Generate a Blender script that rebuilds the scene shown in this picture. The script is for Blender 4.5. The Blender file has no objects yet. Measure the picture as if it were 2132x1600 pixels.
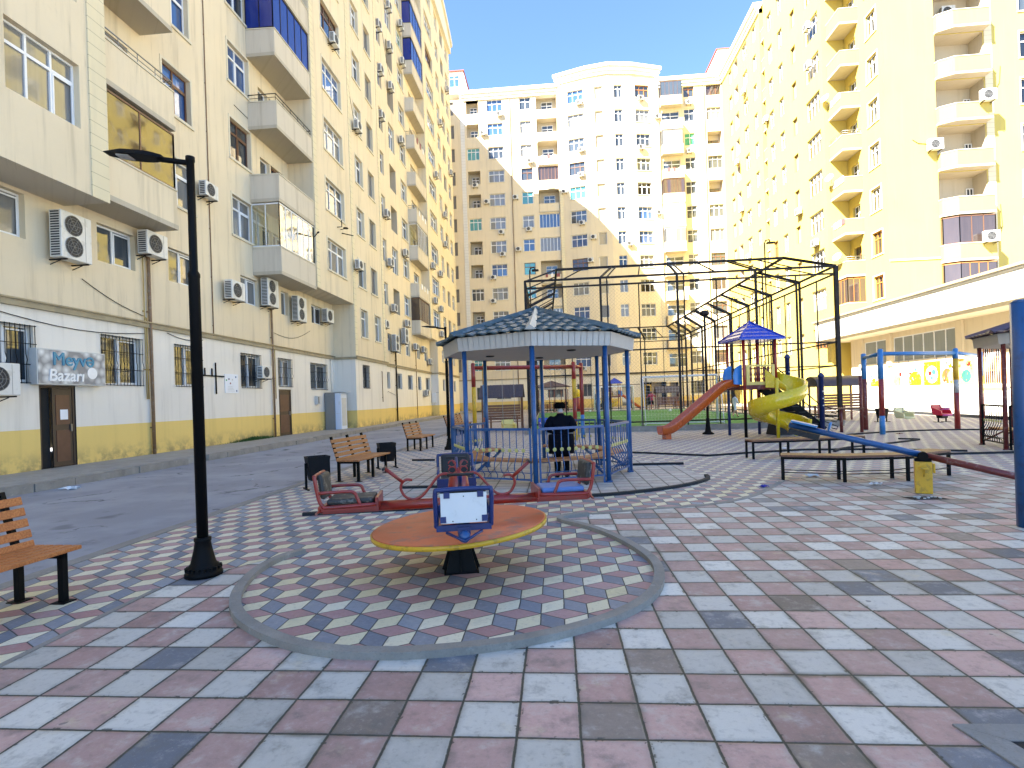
import bpy, bmesh, math, random
from mathutils import Vector, Matrix
random.seed(7)
S = bpy.context.scene
COL = S.collection
R = math.radians
PI = math.pi

# ------------------------------------------------------------------ camera
F_PX, CAM_H = 1130.0, 1.6
YAW = math.atan(92 / F_PX)
ROLL = math.atan(.033)
fwd = Vector((-math.sin(YAW), math.cos(YAW), 0))
rt0 = Vector((math.cos(YAW), math.sin(YAW), 0))
up0 = Vector((0, 0, 1))
rt = rt0 * math.cos(ROLL) - up0 * math.sin(ROLL)
up = rt0 * math.sin(ROLL) + up0 * math.cos(ROLL)
cam_d = bpy.data.cameras.new('camera')
cam = bpy.data.objects.new('camera', cam_d)
COL.objects.link(cam)
cam.matrix_world = Matrix(((rt.x, up.x, -fwd.x, 0), (rt.y, up.y, -fwd.y, 0), (rt.z, up.z, -fwd.z, CAM_H), (0, 0, 0, 1)))
cam_d.sensor_width = 36
cam_d.lens = 36 * F_PX / 2132
cam_d.shift_y = 31 / 2132
cam_d.clip_end = 3000
S.camera = cam

def seen(x, y, z, m=.12):
    d = Vector((x, y, z)) - Vector((0, 0, CAM_H))
    f = d.dot(fwd)
    if f < .5: return False
    px = (1066 + F_PX * d.dot(rt) / f) / 2132
    py = (831 - F_PX * d.dot(up) / f) / 1600
    return -m < px < 1 + m and -m - .1 < py < 1 + m

# ------------------------------------------------------------------ materials
class NT:
    def __init__(s, tree): s.t = tree
    def n(s, typ, **kw):
        nd = s.t.nodes.new(typ)
        for k, v in kw.items(): setattr(nd, k, v)
        return nd
    def put(s, sock, v):
        if hasattr(v, 'is_output') or isinstance(v, bpy.types.NodeSocket): s.t.links.new(v, sock)
        else: sock.default_value = v
    def m(s, op, a, b=0.0, c=None, clamp=False):
        nd = s.n('ShaderNodeMath', operation=op, use_clamp=clamp)
        s.put(nd.inputs[0], a); s.put(nd.inputs[1], b)
        if c is not None: s.put(nd.inputs[2], c)
        return nd.outputs[0]
    def mix(s, f, a, b, mode='MIX'):
        nd = s.n('ShaderNodeMix', data_type='RGBA', blend_type=mode)
        s.put(nd.inputs[0], f)
        s.put(nd.inputs[6], a if not isinstance(a, tuple) else (*a[:3], 1))
        s.put(nd.inputs[7], b if not isinstance(b, tuple) else (*b[:3], 1))
        return nd.outputs[2]
    def noise(s, vec, scale, detail=3, rough=.55):
        nd = s.n('ShaderNodeTexNoise')
        if vec is not None: s.t.links.new(vec, nd.inputs['Vector'])
        nd.inputs['Scale'].default_value = scale
        nd.inputs['Detail'].default_value = detail
        nd.inputs['Roughness'].default_value = rough
        return nd.outputs[0]
    def step(s, v, a, b):
        nd = s.n('ShaderNodeMapRange', interpolation_type='SMOOTHSTEP')
        s.put(nd.inputs[0], v)
        nd.inputs[1].default_value = a; nd.inputs[2].default_value = b
        return nd.outputs[0]
    def pos(s): return s.n('ShaderNodeNewGeometry').outputs['Position']
    def obj(s): return s.n('ShaderNodeTexCoord').outputs['Object']
    def sep(s, v):
        nd = s.n('ShaderNodeSeparateXYZ'); s.t.links.new(v, nd.inputs[0]); return nd.outputs
    def comb(s, x, y, z=0.0):
        nd = s.n('ShaderNodeCombineXYZ')
        for i, v in enumerate((x, y, z)): s.put(nd.inputs[i], v)
        return nd.outputs[0]
    def bump(s, h, dist=.01, st=.5):
        nd = s.n('ShaderNodeBump'); s.t.links.new(h, nd.inputs['Height'])
        nd.inputs['Distance'].default_value = dist; nd.inputs['Strength'].default_value = st
        return nd.outputs[0]

def new_mat(name):
    m = bpy.data.materials.new(name); m.use_nodes = True
    nt = NT(m.node_tree)
    b = m.node_tree.nodes['Principled BSDF']
    return m, nt, b

MATS = {}
def mat(name, col, rough=.6, metal=0, var=.12, scale=6, bump=.0, bscale=80, world=False, spec=.5, wear=None, wear_amt=.5, coat=0):
    """plain paint / metal / wood: base colour, soft mottling, optional worn patches, optional grain"""
    m, nt, b = new_mat(name)
    v = nt.pos() if world else nt.obj()
    n1 = nt.noise(v, scale, 4)
    lo = tuple(c * (1 - var) for c in col); hi = tuple(min(1, c * (1 + var)) for c in col)
    c = nt.mix(n1, lo, hi)
    if wear:
        w = nt.step(nt.noise(v, scale * 1.7, 6, .7), .56 - .1 * wear_amt, .64)
        c = nt.mix(nt.m('MULTIPLY', w, wear_amt), c, wear)
    nt.put(b.inputs['Base Color'], c)
    nt.put(b.inputs['Roughness'], nt.m('ADD', nt.m('MULTIPLY', nt.noise(v, scale * 3, 2), .16), rough - .08))
    b.inputs['Metallic'].default_value = metal
    b.inputs['Specular IOR Level'].default_value = spec
    if coat: b.inputs['Coat Weight'].default_value = coat
    if bump: nt.put(b.inputs['Normal'], nt.bump(nt.noise(v, bscale, 4, .6), .01, bump))
    MATS[name] = m
    return m

def plaster(name, col, stain=.35, dirt=(.28, .22, .14), seam=0, low=False):
    m, nt, b = new_mat(name)
    p = nt.pos()
    x, y, z = nt.sep(p)
    h = nt.m('ADD', x, y)
    big = nt.noise(p, .35, 4)
    fine = nt.noise(p, 14, 5, .7)
    streak = nt.noise(nt.comb(nt.m('MULTIPLY', h, 2.6), nt.m('MULTIPLY', z, .16), 0.0), 1.0, 4, .65)
    c = nt.mix(big, tuple(k * .9 for k in col), tuple(min(1, k * 1.08) for k in col))
    c = nt.mix(nt.m('MULTIPLY', nt.step(streak, .48, .74), stain), c, dirt)
    c = nt.mix(nt.m('MULTIPLY', nt.step(nt.noise(p, 1.1, 5, .7), .58, .8), stain * .6), c, tuple(k * .6 for k in col))
    drip = nt.noise(nt.comb(nt.m('MULTIPLY', h, 7.0), nt.m('MULTIPLY', z, .35), 3.0), 1.0, 5, .7)
    c = nt.mix(nt.m('MULTIPLY', nt.m('MULTIPLY', nt.step(drip, .56, .72), nt.step(nt.noise(p, .5, 3), .45, .62)), stain), c, tuple(k * .5 for k in dirt))
    c = nt.mix(nt.m('MULTIPLY', fine, .16), c, tuple(k * .72 for k in col))
    if low:   # splashed dirt along the foot of the wall
        w = nt.m('MULTIPLY', nt.m('SUBTRACT', 1.0, nt.step(z, .05, .75)), nt.step(nt.noise(p, 2.2, 5, .7), .38, .62))
        c = nt.mix(nt.m('MULTIPLY', w, .65), c, (.16, .13, .09))
    if seam:
        fr = nt.m('FRACT', nt.m('DIVIDE', nt.m('SUBTRACT', z, 7.9), seam))
        d = nt.m('MINIMUM', fr, nt.m('SUBTRACT', 1.0, fr))
        c = nt.mix(nt.m('SUBTRACT', 1.0, nt.step(d, .01, .035)), c, tuple(k * .55 for k in col))
    nt.put(b.inputs['Base Color'], c)
    b.inputs['Roughness'].default_value = .9
    b.inputs['Specular IOR Level'].default_value = .2
    nt.put(b.inputs['Normal'], nt.bump(nt.noise(p, 45, 4, .7), .01, .35))
    MATS[name] = m
    return m

def glass(name, col, rough=.04, spec=.8, var=.5, scale=.6):
    """a window pane with the dim room or the curtain behind it"""
    m, nt, b = new_mat(name)
    oi = nt.n('ShaderNodeObjectInfo').outputs['Random']
    p = nt.pos()
    x, y, z = nt.sep(p)
    folds = nt.noise(nt.comb(nt.m('MULTIPLY', nt.m('ADD', x, y), 9.0), nt.m('MULTIPLY', z, .4), oi), 1.0, 2)
    k = nt.m('ADD', nt.m('MULTIPLY', folds, .7), nt.m('MULTIPLY', oi, .5))
    c = nt.mix(k, tuple(v * (1 - var) for v in col), tuple(min(1, v * (1 + var)) for v in col))
    nt.put(b.inputs['Base Color'], c)
    b.inputs['Roughness'].default_value = rough
    b.inputs['Specular IOR Level'].default_value = spec
    b.inputs['Coat Weight'].default_value = .6
    b.inputs['Coat Roughness'].default_value = .03
    nt.put(b.inputs['Normal'], nt.bump(nt.noise(p, 1.3, 2), .04, .12))
    MATS[name] = m
    return m

def clear_glass(name):
    m, nt, b = new_mat(name)
    fr = nt.n('ShaderNodeLayerWeight'); fr.inputs[0].default_value = .35
    tr = nt.n('ShaderNodeBsdfTransparent'); tr.inputs[0].default_value = (.80, .86, .82, 1); gl = nt.n('ShaderNodeBsdfGlossy'); gl.inputs['Roughness'].default_value = .04
    mx = nt.n('ShaderNodeMixShader'); nt.t.links.new(nt.m('ADD', nt.m('MULTIPLY', fr.outputs[1], .6), .28), mx.inputs[0]); nt.t.links.new(tr.outputs[0], mx.inputs[1]); nt.t.links.new(gl.outputs[0], mx.inputs[2])
    nt.put(gl.inputs['Normal'], nt.bump(nt.noise(nt.pos(), .9, 2), .05, .15))
    nt.t.links.new(mx.outputs[0], nt.t.nodes['Material Output'].inputs[0]); MATS[name] = m
clear_glass('glass_clear')
def wood(name, col, dark, scale=5, axis=(1.2, 14, 14)):
    m, nt, b = new_mat(name)
    v = nt.obj()
    x, y, z = nt.sep(v)
    g = nt.noise(nt.comb(nt.m('MULTIPLY', x, axis[0]), nt.m('MULTIPLY', y, axis[1]), nt.m('MULTIPLY', z, axis[2])), scale, 5, .6)
    c = nt.mix(nt.step(g, .3, .72), dark, col)
    c = nt.mix(nt.m('MULTIPLY', nt.step(nt.noise(v, 3, 5, .7), .55, .75), .35), c, tuple(k * .6 for k in col))
    nt.put(b.inputs['Base Color'], c)
    b.inputs['Roughness'].default_value = .55
    nt.put(b.inputs['Normal'], nt.bump(g, .006, .3))
    MATS[name] = m
    return m

def tiles_mat(name, grey=0.0, size=.305, ox=-.24, oy=2.55):
    m, nt, b = new_mat(name)
    p = nt.pos()
    x, y, z = nt.sep(p)
    wob = nt.m('MULTIPLY', nt.m('SUBTRACT', nt.noise(p, 3.0, 2), .5), .012)
    gx = nt.m('DIVIDE', nt.m('ADD', nt.m('SUBTRACT', x, ox), wob), size)
    gy = nt.m('DIVIDE', nt.m('ADD', nt.m('SUBTRACT', y, oy), wob), size)
    cx, cy = nt.m('FLOOR', gx), nt.m('FLOOR', gy)
    fx, fy = nt.m('FRACT', gx), nt.m('FRACT', gy)
    edge = nt.m('MINIMUM', nt.m('MINIMUM', fx, nt.m('SUBTRACT', 1.0, fx)), nt.m('MINIMUM', fy, nt.m('SUBTRACT', 1.0, fy)))
    par = nt.m('FLOORED_MODULO', nt.m('ADD', cx, cy), 2.0)
    wn = nt.n('ShaderNodeTexWhiteNoise', noise_dimensions='2D')
    nt.t.links.new(nt.comb(cx, cy), wn.inputs['Vector'])
    r1 = wn.outputs['Value']
    r2 = nt.sep(wn.outputs['Color'])
    pink = nt.mix(r2[1], (.42, .26, .225), (.52, .345, .30))
    pale = nt.mix(r2[1], (.55, .525, .46), (.68, .655, .575))
    c = nt.mix(par, pink, pale)
    c = nt.mix(nt.m('LESS_THAN', r1, .085), c, (.15, .165, .19))
    c = nt.mix(nt.m('GREATER_THAN', r1, .95), c, (.25, .20, .165))
    vb = nt.m('ADD', nt.m('MULTIPLY', nt.sep(wn.outputs['Color'])[2], .42), .74)
    c = nt.mix(1.0, c, nt.comb(vb, vb, vb), 'MULTIPLY')
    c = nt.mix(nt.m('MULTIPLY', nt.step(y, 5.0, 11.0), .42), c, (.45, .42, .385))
    if grey: c = nt.mix(grey, c, (.51, .485, .44))
    # weathering: cloudy bloom, worn pale hearts, dark edges, soil along joints
    bl = nt.noise(nt.comb(nt.m('ADD', x, nt.m('MULTIPLY', r2[0], 40.0)), nt.m('ADD', y, nt.m('MULTIPLY', r2[2], 40.0))), 5.0, 6, .68)
    c = nt.mix(nt.m('MULTIPLY', nt.step(bl, .5, .74), .55), c, (.58, .56, .50))
    c = nt.mix(nt.m('MULTIPLY', nt.step(bl, .5, .27), .6), c, (.14, .13, .115))
    yel = nt.m('MULTIPLY', nt.step(nt.noise(p, 2.6, 5, .7), .58, .72), .42)
    c = nt.mix(yel, c, (.60, .52, .33))
    soil = nt.m('MULTIPLY', nt.step(nt.noise(p, 1.0, 5, .6), .52, .72), nt.step(edge, .16, .02))
    c = nt.mix(nt.m('MULTIPLY', soil, .8), c, (.07, .068, .035))
    big = nt.noise(p, .28, 4)
    c = nt.mix(nt.m('MULTIPLY', nt.step(big, .48, .72), .22), c, (.24, .22, .19))
    mid = nt.noise(p, 26, 5, .7)
    c = nt.mix(nt.m('MULTIPLY', nt.step(mid, .5, .72), .34), c, (.17, .15, .125))
    c = nt.mix(nt.m('MULTIPLY', nt.step(mid, .46, .3), .22), c, (.62, .58, .50))
    c = nt.mix(nt.m('MULTIPLY', nt.step(nt.m('ADD', edge, nt.m('MULTIPLY', mid, .12)), .20, .05), .32), c, (.13, .115, .09))
    sp = nt.noise(p, 150, 3, .8)
    c = nt.mix(nt.m('MULTIPLY', nt.step(sp, .55, .75), .28), c, (.18, .17, .17))
    c = nt.mix(nt.m('MULTIPLY', nt.step(sp, .43, .28), .2), c, (.75, .75, .74))
    spots = nt.step(nt.noise(p, 9.0, 1), .765, .785)
    c = nt.mix(nt.m('MULTIPLY', spots, .6), c, (.09, .09, .10))
    j = nt.step(nt.m('ADD', edge, nt.m('MULTIPLY', nt.m('SUBTRACT', mid, .5), .035)), .014, .03)
    chips = nt.m('MULTIPLY', nt.step(nt.noise(p, 11, 3, .7), .60, .64), nt.step(edge, .075, .045))
    j = nt.m('MULTIPLY', j, nt.m('SUBTRACT', 1.0, nt.m('MULTIPLY', chips, .8)))
    jc = nt.mix(nt.noise(p, 6, 3), (.035, .033, .028), (.085, .085, .06))
    c = nt.mix(j, jc, c)
    nt.put(b.inputs['Base Color'], c)
    nt.put(b.inputs['Roughness'], nt.m('ADD', nt.m('MULTIPLY', bl, .25), .58))
    b.inputs['Specular IOR Level'].default_value = .35
    hgt = nt.m('ADD', nt.m('MULTIPLY', nt.step(edge, .0, .05), 1.0), nt.m('MULTIPLY', sp, .12))
    hgt = nt.m('ADD', hgt, nt.m('MULTIPLY', r1, nt.m('SUBTRACT', fx, .5)))
    nt.put(b.inputs['Normal'], nt.bump(hgt, .006, .6))
    MATS[name] = m
    return m

def rhomb_mat(name):
    """three colour tumbling-block pavers"""
    m, nt, b = new_mat(name)
    p = nt.pos()
    x, y, z = nt.sep(p)
    L = .343; s = L / math.sqrt(3); rx, ry = L, 3 * s
    wob = nt.m('MULTIPLY', nt.m('SUBTRACT', nt.noise(p, 3.0, 2), .5), .012)
    qx = nt.m('ADD', nt.m('SUBTRACT', x, -.85), wob)
    qy = nt.m('ADD', nt.m('SUBTRACT', y, 3.62), wob)
    def cell(o):
        ax = nt.m('SUBTRACT', nt.m('FLOORED_MODULO', nt.m('ADD', qx, rx / 2 + o * rx / 2), rx), rx / 2)
        ay = nt.m('SUBTRACT', nt.m('FLOORED_MODULO', nt.m('ADD', qy, ry / 2 + o * ry / 2), ry), ry / 2)
        return ax, ay, nt.m('ADD', nt.m('MULTIPLY', ax, ax), nt.m('MULTIPLY', ay, ay))
    ax, ay, da = cell(0); bx, by, db = cell(1)
    pick = nt.m('LESS_THAN', db, da)
    def sel(a, c): return nt.m('ADD', nt.m('MULTIPLY', nt.m('SUBTRACT', c, a), pick), a)
    hx, hy = sel(ax, bx), sel(ay, by)
    idx = nt.m('ROUND', nt.m('DIVIDE', nt.m('SUBTRACT', qx, hx), L / 2)); idy = nt.m('ROUND', nt.m('DIVIDE', nt.m('SUBTRACT', qy, hy), ry / 2))
    k1 = nt.m('ABSOLUTE', hx)
    k2 = nt.m('ABSOLUTE', nt.m('ADD', nt.m('MULTIPLY', hx, .5), nt.m('MULTIPLY', hy, .8660254)))
    k3 = nt.m('ABSOLUTE', nt.m('SUBTRACT', nt.m('MULTIPLY', hx, .5), nt.m('MULTIPLY', hy, .8660254)))
    dh = nt.m('SUBTRACT', L / 2, nt.m('MAXIMUM', k1, nt.m('MAXIMUM', k2, k3)))
    ang = nt.m('FLOORED_MODULO', nt.m('SUBTRACT', nt.m('ARCTAN2', hy, hx), R(30)), 2 * PI)
    which = nt.m('FLOOR', nt.m('DIVIDE', ang, R(120)))
    loc = nt.m('FLOORED_MODULO', ang, R(120))
    rr = nt.m('SQRT', nt.m('ADD', nt.m('MULTIPLY', hx, hx), nt.m('MULTIPLY', hy, hy)))
    ds = nt.m('MINIMUM', nt.m('MULTIPLY', rr, nt.m('SINE', loc)), nt.m('MULTIPLY', rr, nt.m('SINE', nt.m('SUBTRACT', R(120), loc))))
    edge = nt.m('MINIMUM', dh, ds)
    wn = nt.n('ShaderNodeTexWhiteNoise', noise_dimensions='3D')
    nt.t.links.new(nt.comb(idx, idy, which), wn.inputs['Vector'])
    r = nt.sep(wn.outputs['Color'])
    pink = nt.mix(r[0], (.38, .21, .195), (.47, .30, .28))
    grey = nt.mix(r[0], (.17, .185, .215), (.30, .315, .34))
    yell = nt.mix(r[0], (.68, .60, .36), (.74, .69, .52))
    c = nt.mix(nt.m('GREATER_THAN', which, .5), pink, grey)
    c = nt.mix(nt.m('GREATER_THAN', which, 1.5), c, yell)
    bl = nt.noise(p, 7.0, 6, .68)
    c = nt.mix(nt.m('MULTIPLY', nt.step(bl, .5, .78), .35), c, (.46, .44, .41))
    c = nt.mix(nt.m('MULTIPLY', nt.step(nt.noise(p, 1.3, 5, .65), .52, .72), .3), c, (.20, .175, .13))
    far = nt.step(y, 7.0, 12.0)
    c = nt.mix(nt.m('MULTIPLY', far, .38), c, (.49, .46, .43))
    sp = nt.noise(p, 190, 3, .8)
    c = nt.mix(nt.m('MULTIPLY', nt.step(sp, .55, .75), .25), c, (.14, .13, .13))
    mid = nt.noise(p, 30, 5, .7)
    c = nt.mix(nt.m('MULTIPLY', nt.step(mid, .5, .72), .3), c, (.15, .13, .11))
    c = nt.mix(nt.m('MULTIPLY', nt.step(mid, .45, .3), .2), c, (.60, .56, .48))
    j = nt.step(nt.m('ADD', edge, nt.m('MULTIPLY', nt.m('SUBTRACT', mid, .5), .006)), .0025, .006)
    c = nt.mix(j, (.07, .065, .055), c)
    nt.put(b.inputs['Base Color'], c)
    b.inputs['Roughness'].default_value = .72
    b.inputs['Specular IOR Level'].default_value = .35
    hgt = nt.m('ADD', nt.step(edge, 0, .012), nt.m('MULTIPLY', sp, .12))
    nt.put(b.inputs['Normal'], nt.bump(hgt, .005, .6))
    MATS[name] = m
    return m

def asphalt_mat(name, base=.105):
    m, nt, b = new_mat(name)
    p = nt.pos()
    a = nt.noise(p, 130, 4, .8)
    big = nt.noise(p, .5, 5, .6)
    c = nt.mix(a, (base * .6, base * .6, base * .63), (base * 1.5, base * 1.5, base * 1.6))
    c = nt.mix(nt.m('MULTIPLY', nt.step(big, .4, .62), .6), c, (base * 1.5, base * 1.5, base * 1.58))
    c = nt.mix(nt.m('MULTIPLY', nt.step(nt.noise(p, 1.7, 6, .7), .6, .68), .4), c, (base * .5, base * .5, base * .5))
    vo = nt.n('ShaderNodeTexVoronoi', feature='DISTANCE_TO_EDGE'); nt.t.links.new(nt.comb(nt.m('ADD', nt.sep(p)[0], nt.m('MULTIPLY', nt.noise(p, 1.5, 4), 1.2)), nt.m('ADD', nt.sep(p)[1], nt.m('MULTIPLY', nt.noise(p, 1.9, 4), 1.2))), vo.inputs['Vector']); vo.inputs['Scale'].default_value = .32
    crack = nt.m('MULTIPLY', nt.step(vo.outputs['Distance'], .012, .003), nt.step(nt.noise(p, .6, 3), .45, .6))
    c = nt.mix(nt.m('MULTIPLY', crack, .75), c, (.03, .03, .028))
    oil = nt.step(nt.noise(p, .9, 2), .64, .72)
    c = nt.mix(nt.m('MULTIPLY', oil, .45), c, (.05, .048, .045))
    crumbs = nt.step(nt.noise(p, 24, 2), .72, .76)
    c = nt.mix(nt.m('MULTIPLY', crumbs, .5), c, (.34, .33, .30))
    nt.put(b.inputs['Base Color'], c)
    b.inputs['Roughness'].default_value = .85
    nt.put(b.inputs['Normal'], nt.bump(a, .006, .6))
    MATS[name] = m

def concrete_mat(name, base, var=.35):
    m, nt, b = new_mat(name)
    p = nt.pos()
    a = nt.noise(p, 2.2, 6, .7); f = nt.noise(p, 60, 4, .75)
    c = nt.mix(a, tuple(k * (1 - var) for k in base), tuple(k * (1 + var) for k in base))
    c = nt.mix(nt.m('MULTIPLY', nt.step(f, .5, .75), .45), c, tuple(k * .5 for k in base))
    c = nt.mix(nt.m('MULTIPLY', nt.step(nt.noise(p, 5, 6, .75), .58, .7), .5), c, tuple(min(1, k * 1.7) for k in base))
    nt.put(b.inputs['Base Color'], c)
    b.inputs['Roughness'].default_value = .88
    nt.put(b.inputs['Normal'], nt.bump(nt.m('ADD', f, a), .012, .6))
    MATS[name] = m

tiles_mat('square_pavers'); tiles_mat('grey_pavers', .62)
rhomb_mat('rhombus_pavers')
asphalt_mat('asphalt', .25); asphalt_mat('earth', .16)
concrete_mat('kerb_stone', (.27, .25, .215), .55); concrete_mat('dark_kerb', (.018, .019, .02)); concrete_mat('sidewalk_concrete', (.34, .32, .28))
concrete_mat('cast_concrete', (.24, .235, .22), .5); concrete_mat('pit_shade', (.012, .012, .012))
plaster('plaster_cream', (.75, .63, .43), .36); plaster('plaster_pale', (.76, .70, .56), .22, (.4, .34, .26)); plaster('plaster_ground', (.80, .745, .64), .3, (.38, .33, .26), low=True)
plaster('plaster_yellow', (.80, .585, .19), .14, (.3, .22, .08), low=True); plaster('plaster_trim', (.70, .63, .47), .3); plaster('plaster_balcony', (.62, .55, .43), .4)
plaster('plaster_right', (.56, .44, .115), .26); plaster('plaster_soffit_shaded', (.50, .44, .33), .3); plaster('plaster_back', (.72, .61, .42), .2); plaster('plaster_white', (.8, .76, .66), .1); plaster('plaster_recess_shaded', (.52, .45, .33), .25)  # recess and soffit plasters: wall colour greyed to carry the shade
plaster('roof_red', (.38, .11, .08), .2); mat('string_stone', (.34, .28, .17), .85, var=.3, scale=3, bump=.3)
glass('glass_dark', (.045, .055, .065)); glass('glass_deep', (.010, .012, .014)); glass('glass_curtain', (.17, .17, .16), .1, .7, .35); glass('glass_blue', (.04, .09, .22), .04, .8, .4)
glass('glass_teal', (.06, .26, .28)); glass('blind_tan', (.40, .33, .19), .35, .4, .2); glass('blind_grey', (.16, .155, .15), .4, .3, .3); glass('glass_tint', (.05, .035, .03), .06, .7, .4)
glass('screen_blue', (.012, .03, .20), .2, .5, .25); glass('green_curtain', (.05, .30, .14), .2, .5, .3); glass('shop_grey', (.20, .22, .21), .2, .6, .3)
mat('frame_white', (.78, .78, .76), .4, var=.05); mat('frame_brown', (.15, .07, .035), .45, var=.2); mat('frame_orange', (.42, .16, .04), .45, var=.2); mat('frame_grey', (.30, .29, .27), .5)
mat('door_brown', (.055, .035, .025), .5, var=.3, scale=3); mat('door_panel', (.10, .045, .03), .45, var=.3, scale=4); mat('dark_inside', (.012, .012, .012), .9)
mat('ac_white', (.66, .65, .60), .45, var=.12, scale=3, wear=(.35, .3, .22), wear_amt=.25); mat('ac_dark', (.03, .03, .032), .6); mat('ac_side', (.22, .215, .20), .6); mat('ac_grey', (.24, .25, .25), .45, metal=.3)
mat('iron_black', (.004, .004, .004), .55, var=.3, bump=.1, spec=.12); mat('iron_dark', (.011, .009, .009), .55, var=.4, scale=4, wear=(.06, .025, .018), wear_amt=.4, spec=.25); mat('pipe_rust', (.22, .13, .065), .65, var=.3, scale=5, wear=(.3, .26, .2), wear_amt=.5); mat('pipe_ochre', (.40, .27, .07), .5)
mat('paint_red', (.27, .016, .008), .38, var=.14, scale=5, wear=(.10, .05, .04), wear_amt=.45, coat=.3); mat('paint_orange', (.55, .11, .03), .36, var=.10, scale=4, coat=.3)
mat('disc_orange', (.68, .17, .06), .5, var=.22, scale=2.2, wear=(.30, .17, .13), wear_amt=.6, bump=.08, bscale=30); mat('paint_yellow', (.66, .38, .02), .4, var=.15, scale=6, wear=(.25, .15, .03), wear_amt=.5)
mat('paint_blue', (.011, .075, .22), .38, var=.14, scale=5, wear=(.01, .03, .09), wear_amt=.4, coat=.3); mat('paint_navy', (.008, .022, .11), .4, var=.25, scale=5, coat=.2); mat('paint_sky', (.04, .20, .46), .4, var=.15, wear=(.35, .42, .5), wear_amt=.3)
mat('paint_maroon', (.15, .025, .02), .42, var=.2, wear=(.35, .30, .28), wear_amt=.3); mat('slide_yellow', (.72, .52, .01), .26, var=.06, scale=3, wear=(.35, .22, .02), wear_amt=.25, coat=.4); mat('plastic_blue', (.010, .04, .40), .28, var=.08, coat=.4); mat('plastic_azure', (.02, .22, .62), .3, coat=.4)
mat('slide_red', (.54, .095, .012), .25, var=.07, scale=3, wear=(.3, .05, .02), wear_amt=.3, coat=.4); mat('cream_plastic', (.72, .66, .36), .4); mat('red_plastic', (.62, .03, .06), .35); mat('pink_plastic', (.62, .08, .30), .35); mat('panel_yellow', (.72, .55, .15), .4)
mat('rubber_black', (.018, .018, .018), .7, var=.4, scale=8, bump=.3); mat('cushion_grey', (.035, .034, .03), .6, var=.35, scale=7, wear=(.35, .34, .28), wear_amt=.4); mat('cushion_blue', (.09, .18, .42), .4); mat('board_white', (.72, .72, .69), .45, var=.06, scale=4, wear=(.45, .44, .40), wear_amt=.25)
wood('bench_wood', (.50, .215, .075), (.24, .085, .03)); wood('bench_wood_bright', (.56, .20, .05), (.36, .10, .02)); wood('dark_wood', (.22, .085, .045), (.09, .035, .02)); wood('plank_brown', (.27, .115, .055), (.12, .05, .03))
mat('bin_black', (.006, .006, .007), .55, var=.3, bump=.1, spec=.2); mat('roof_blue', (.06, .095, .105), .6, var=.16, scale=2.5, wear=(.25, .30, .33), wear_amt=.35, coat=.15); mat('roof_purple', (.11, .07, .085), .45, var=.2); mat('ridge_grey', (.44, .43, .39), .5, var=.2, scale=5); mat('soffit_white', (.50, .46, .40), .7, var=.1); mat('roof_brown', (.085, .06, .062), .55, var=.25)
mat('turf', (.08, .25, .04), .95, var=.3, scale=30, bump=.6, bscale=200, world=True); mat('line_white', (.8, .8, .78), .7); mat('goal_white', (.78, .78, .76), .4, var=.05)
mat('coat_navy', (.004, .005, .010), .9, spec=.1, var=.3, scale=9, bump=.3, bscale=120); mat('trouser_dark', (.004, .004, .005), .9, spec=.1, var=.2); mat('skin', (.48, .27, .19), .55, var=.1); mat('hair_grey', (.42, .41, .40), .8, var=.3, scale=40); mat('hair_dark', (.015, .012, .01), .7); mat('cap_black', (.003, .003, .003), .95, spec=.05, bump=.3, bscale=150); mat('shoe_black', (.01, .01, .01), .5)
mat('jacket_red', (.36, .02, .05), .7); mat('shirt_blue', (.10, .30, .45), .8); mat('shirt_white', (.7, .7, .7), .8); mat('shirt_navy', (.02, .025, .05), .8); mat('cloth_white', (.75, .75, .74), .85); mat('cloth_multi', (.25, .08, .08), .85, var=.6, scale=9)
mat('cabinet_white', (.66, .72, .82), .4, var=.05, scale=2); mat('meter_grey', (.55, .55, .52), .5); mat('paper_white', (.78, .79, .80), .8, var=.06, scale=5); mat('paper_blue', (.03, .03, .30), .7); mat('net_wire', (.05, .055, .05), .6); mat('chain_steel', (.30, .30, .29), .4, metal=.8); mat('lens_grey', (.42, .42, .40), .3); mat('weed_green', (.05, .11, .02), .8, var=.4, scale=20)
mat('dish_white', (.7, .7, .68), .4); mat('letters_blue', (.03, .24, .38), .4); mat('letters_white', (.82, .82, .80), .4); mat('awning_grey', (.45, .45, .43), .6, var=.2)
M = MATS
for nm in ('screen_blue', 'blind_tan', 'blind_grey'):
    M[nm].node_tree.nodes['Principled BSDF'].inputs['Coat Weight'].default_value = .15

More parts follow.
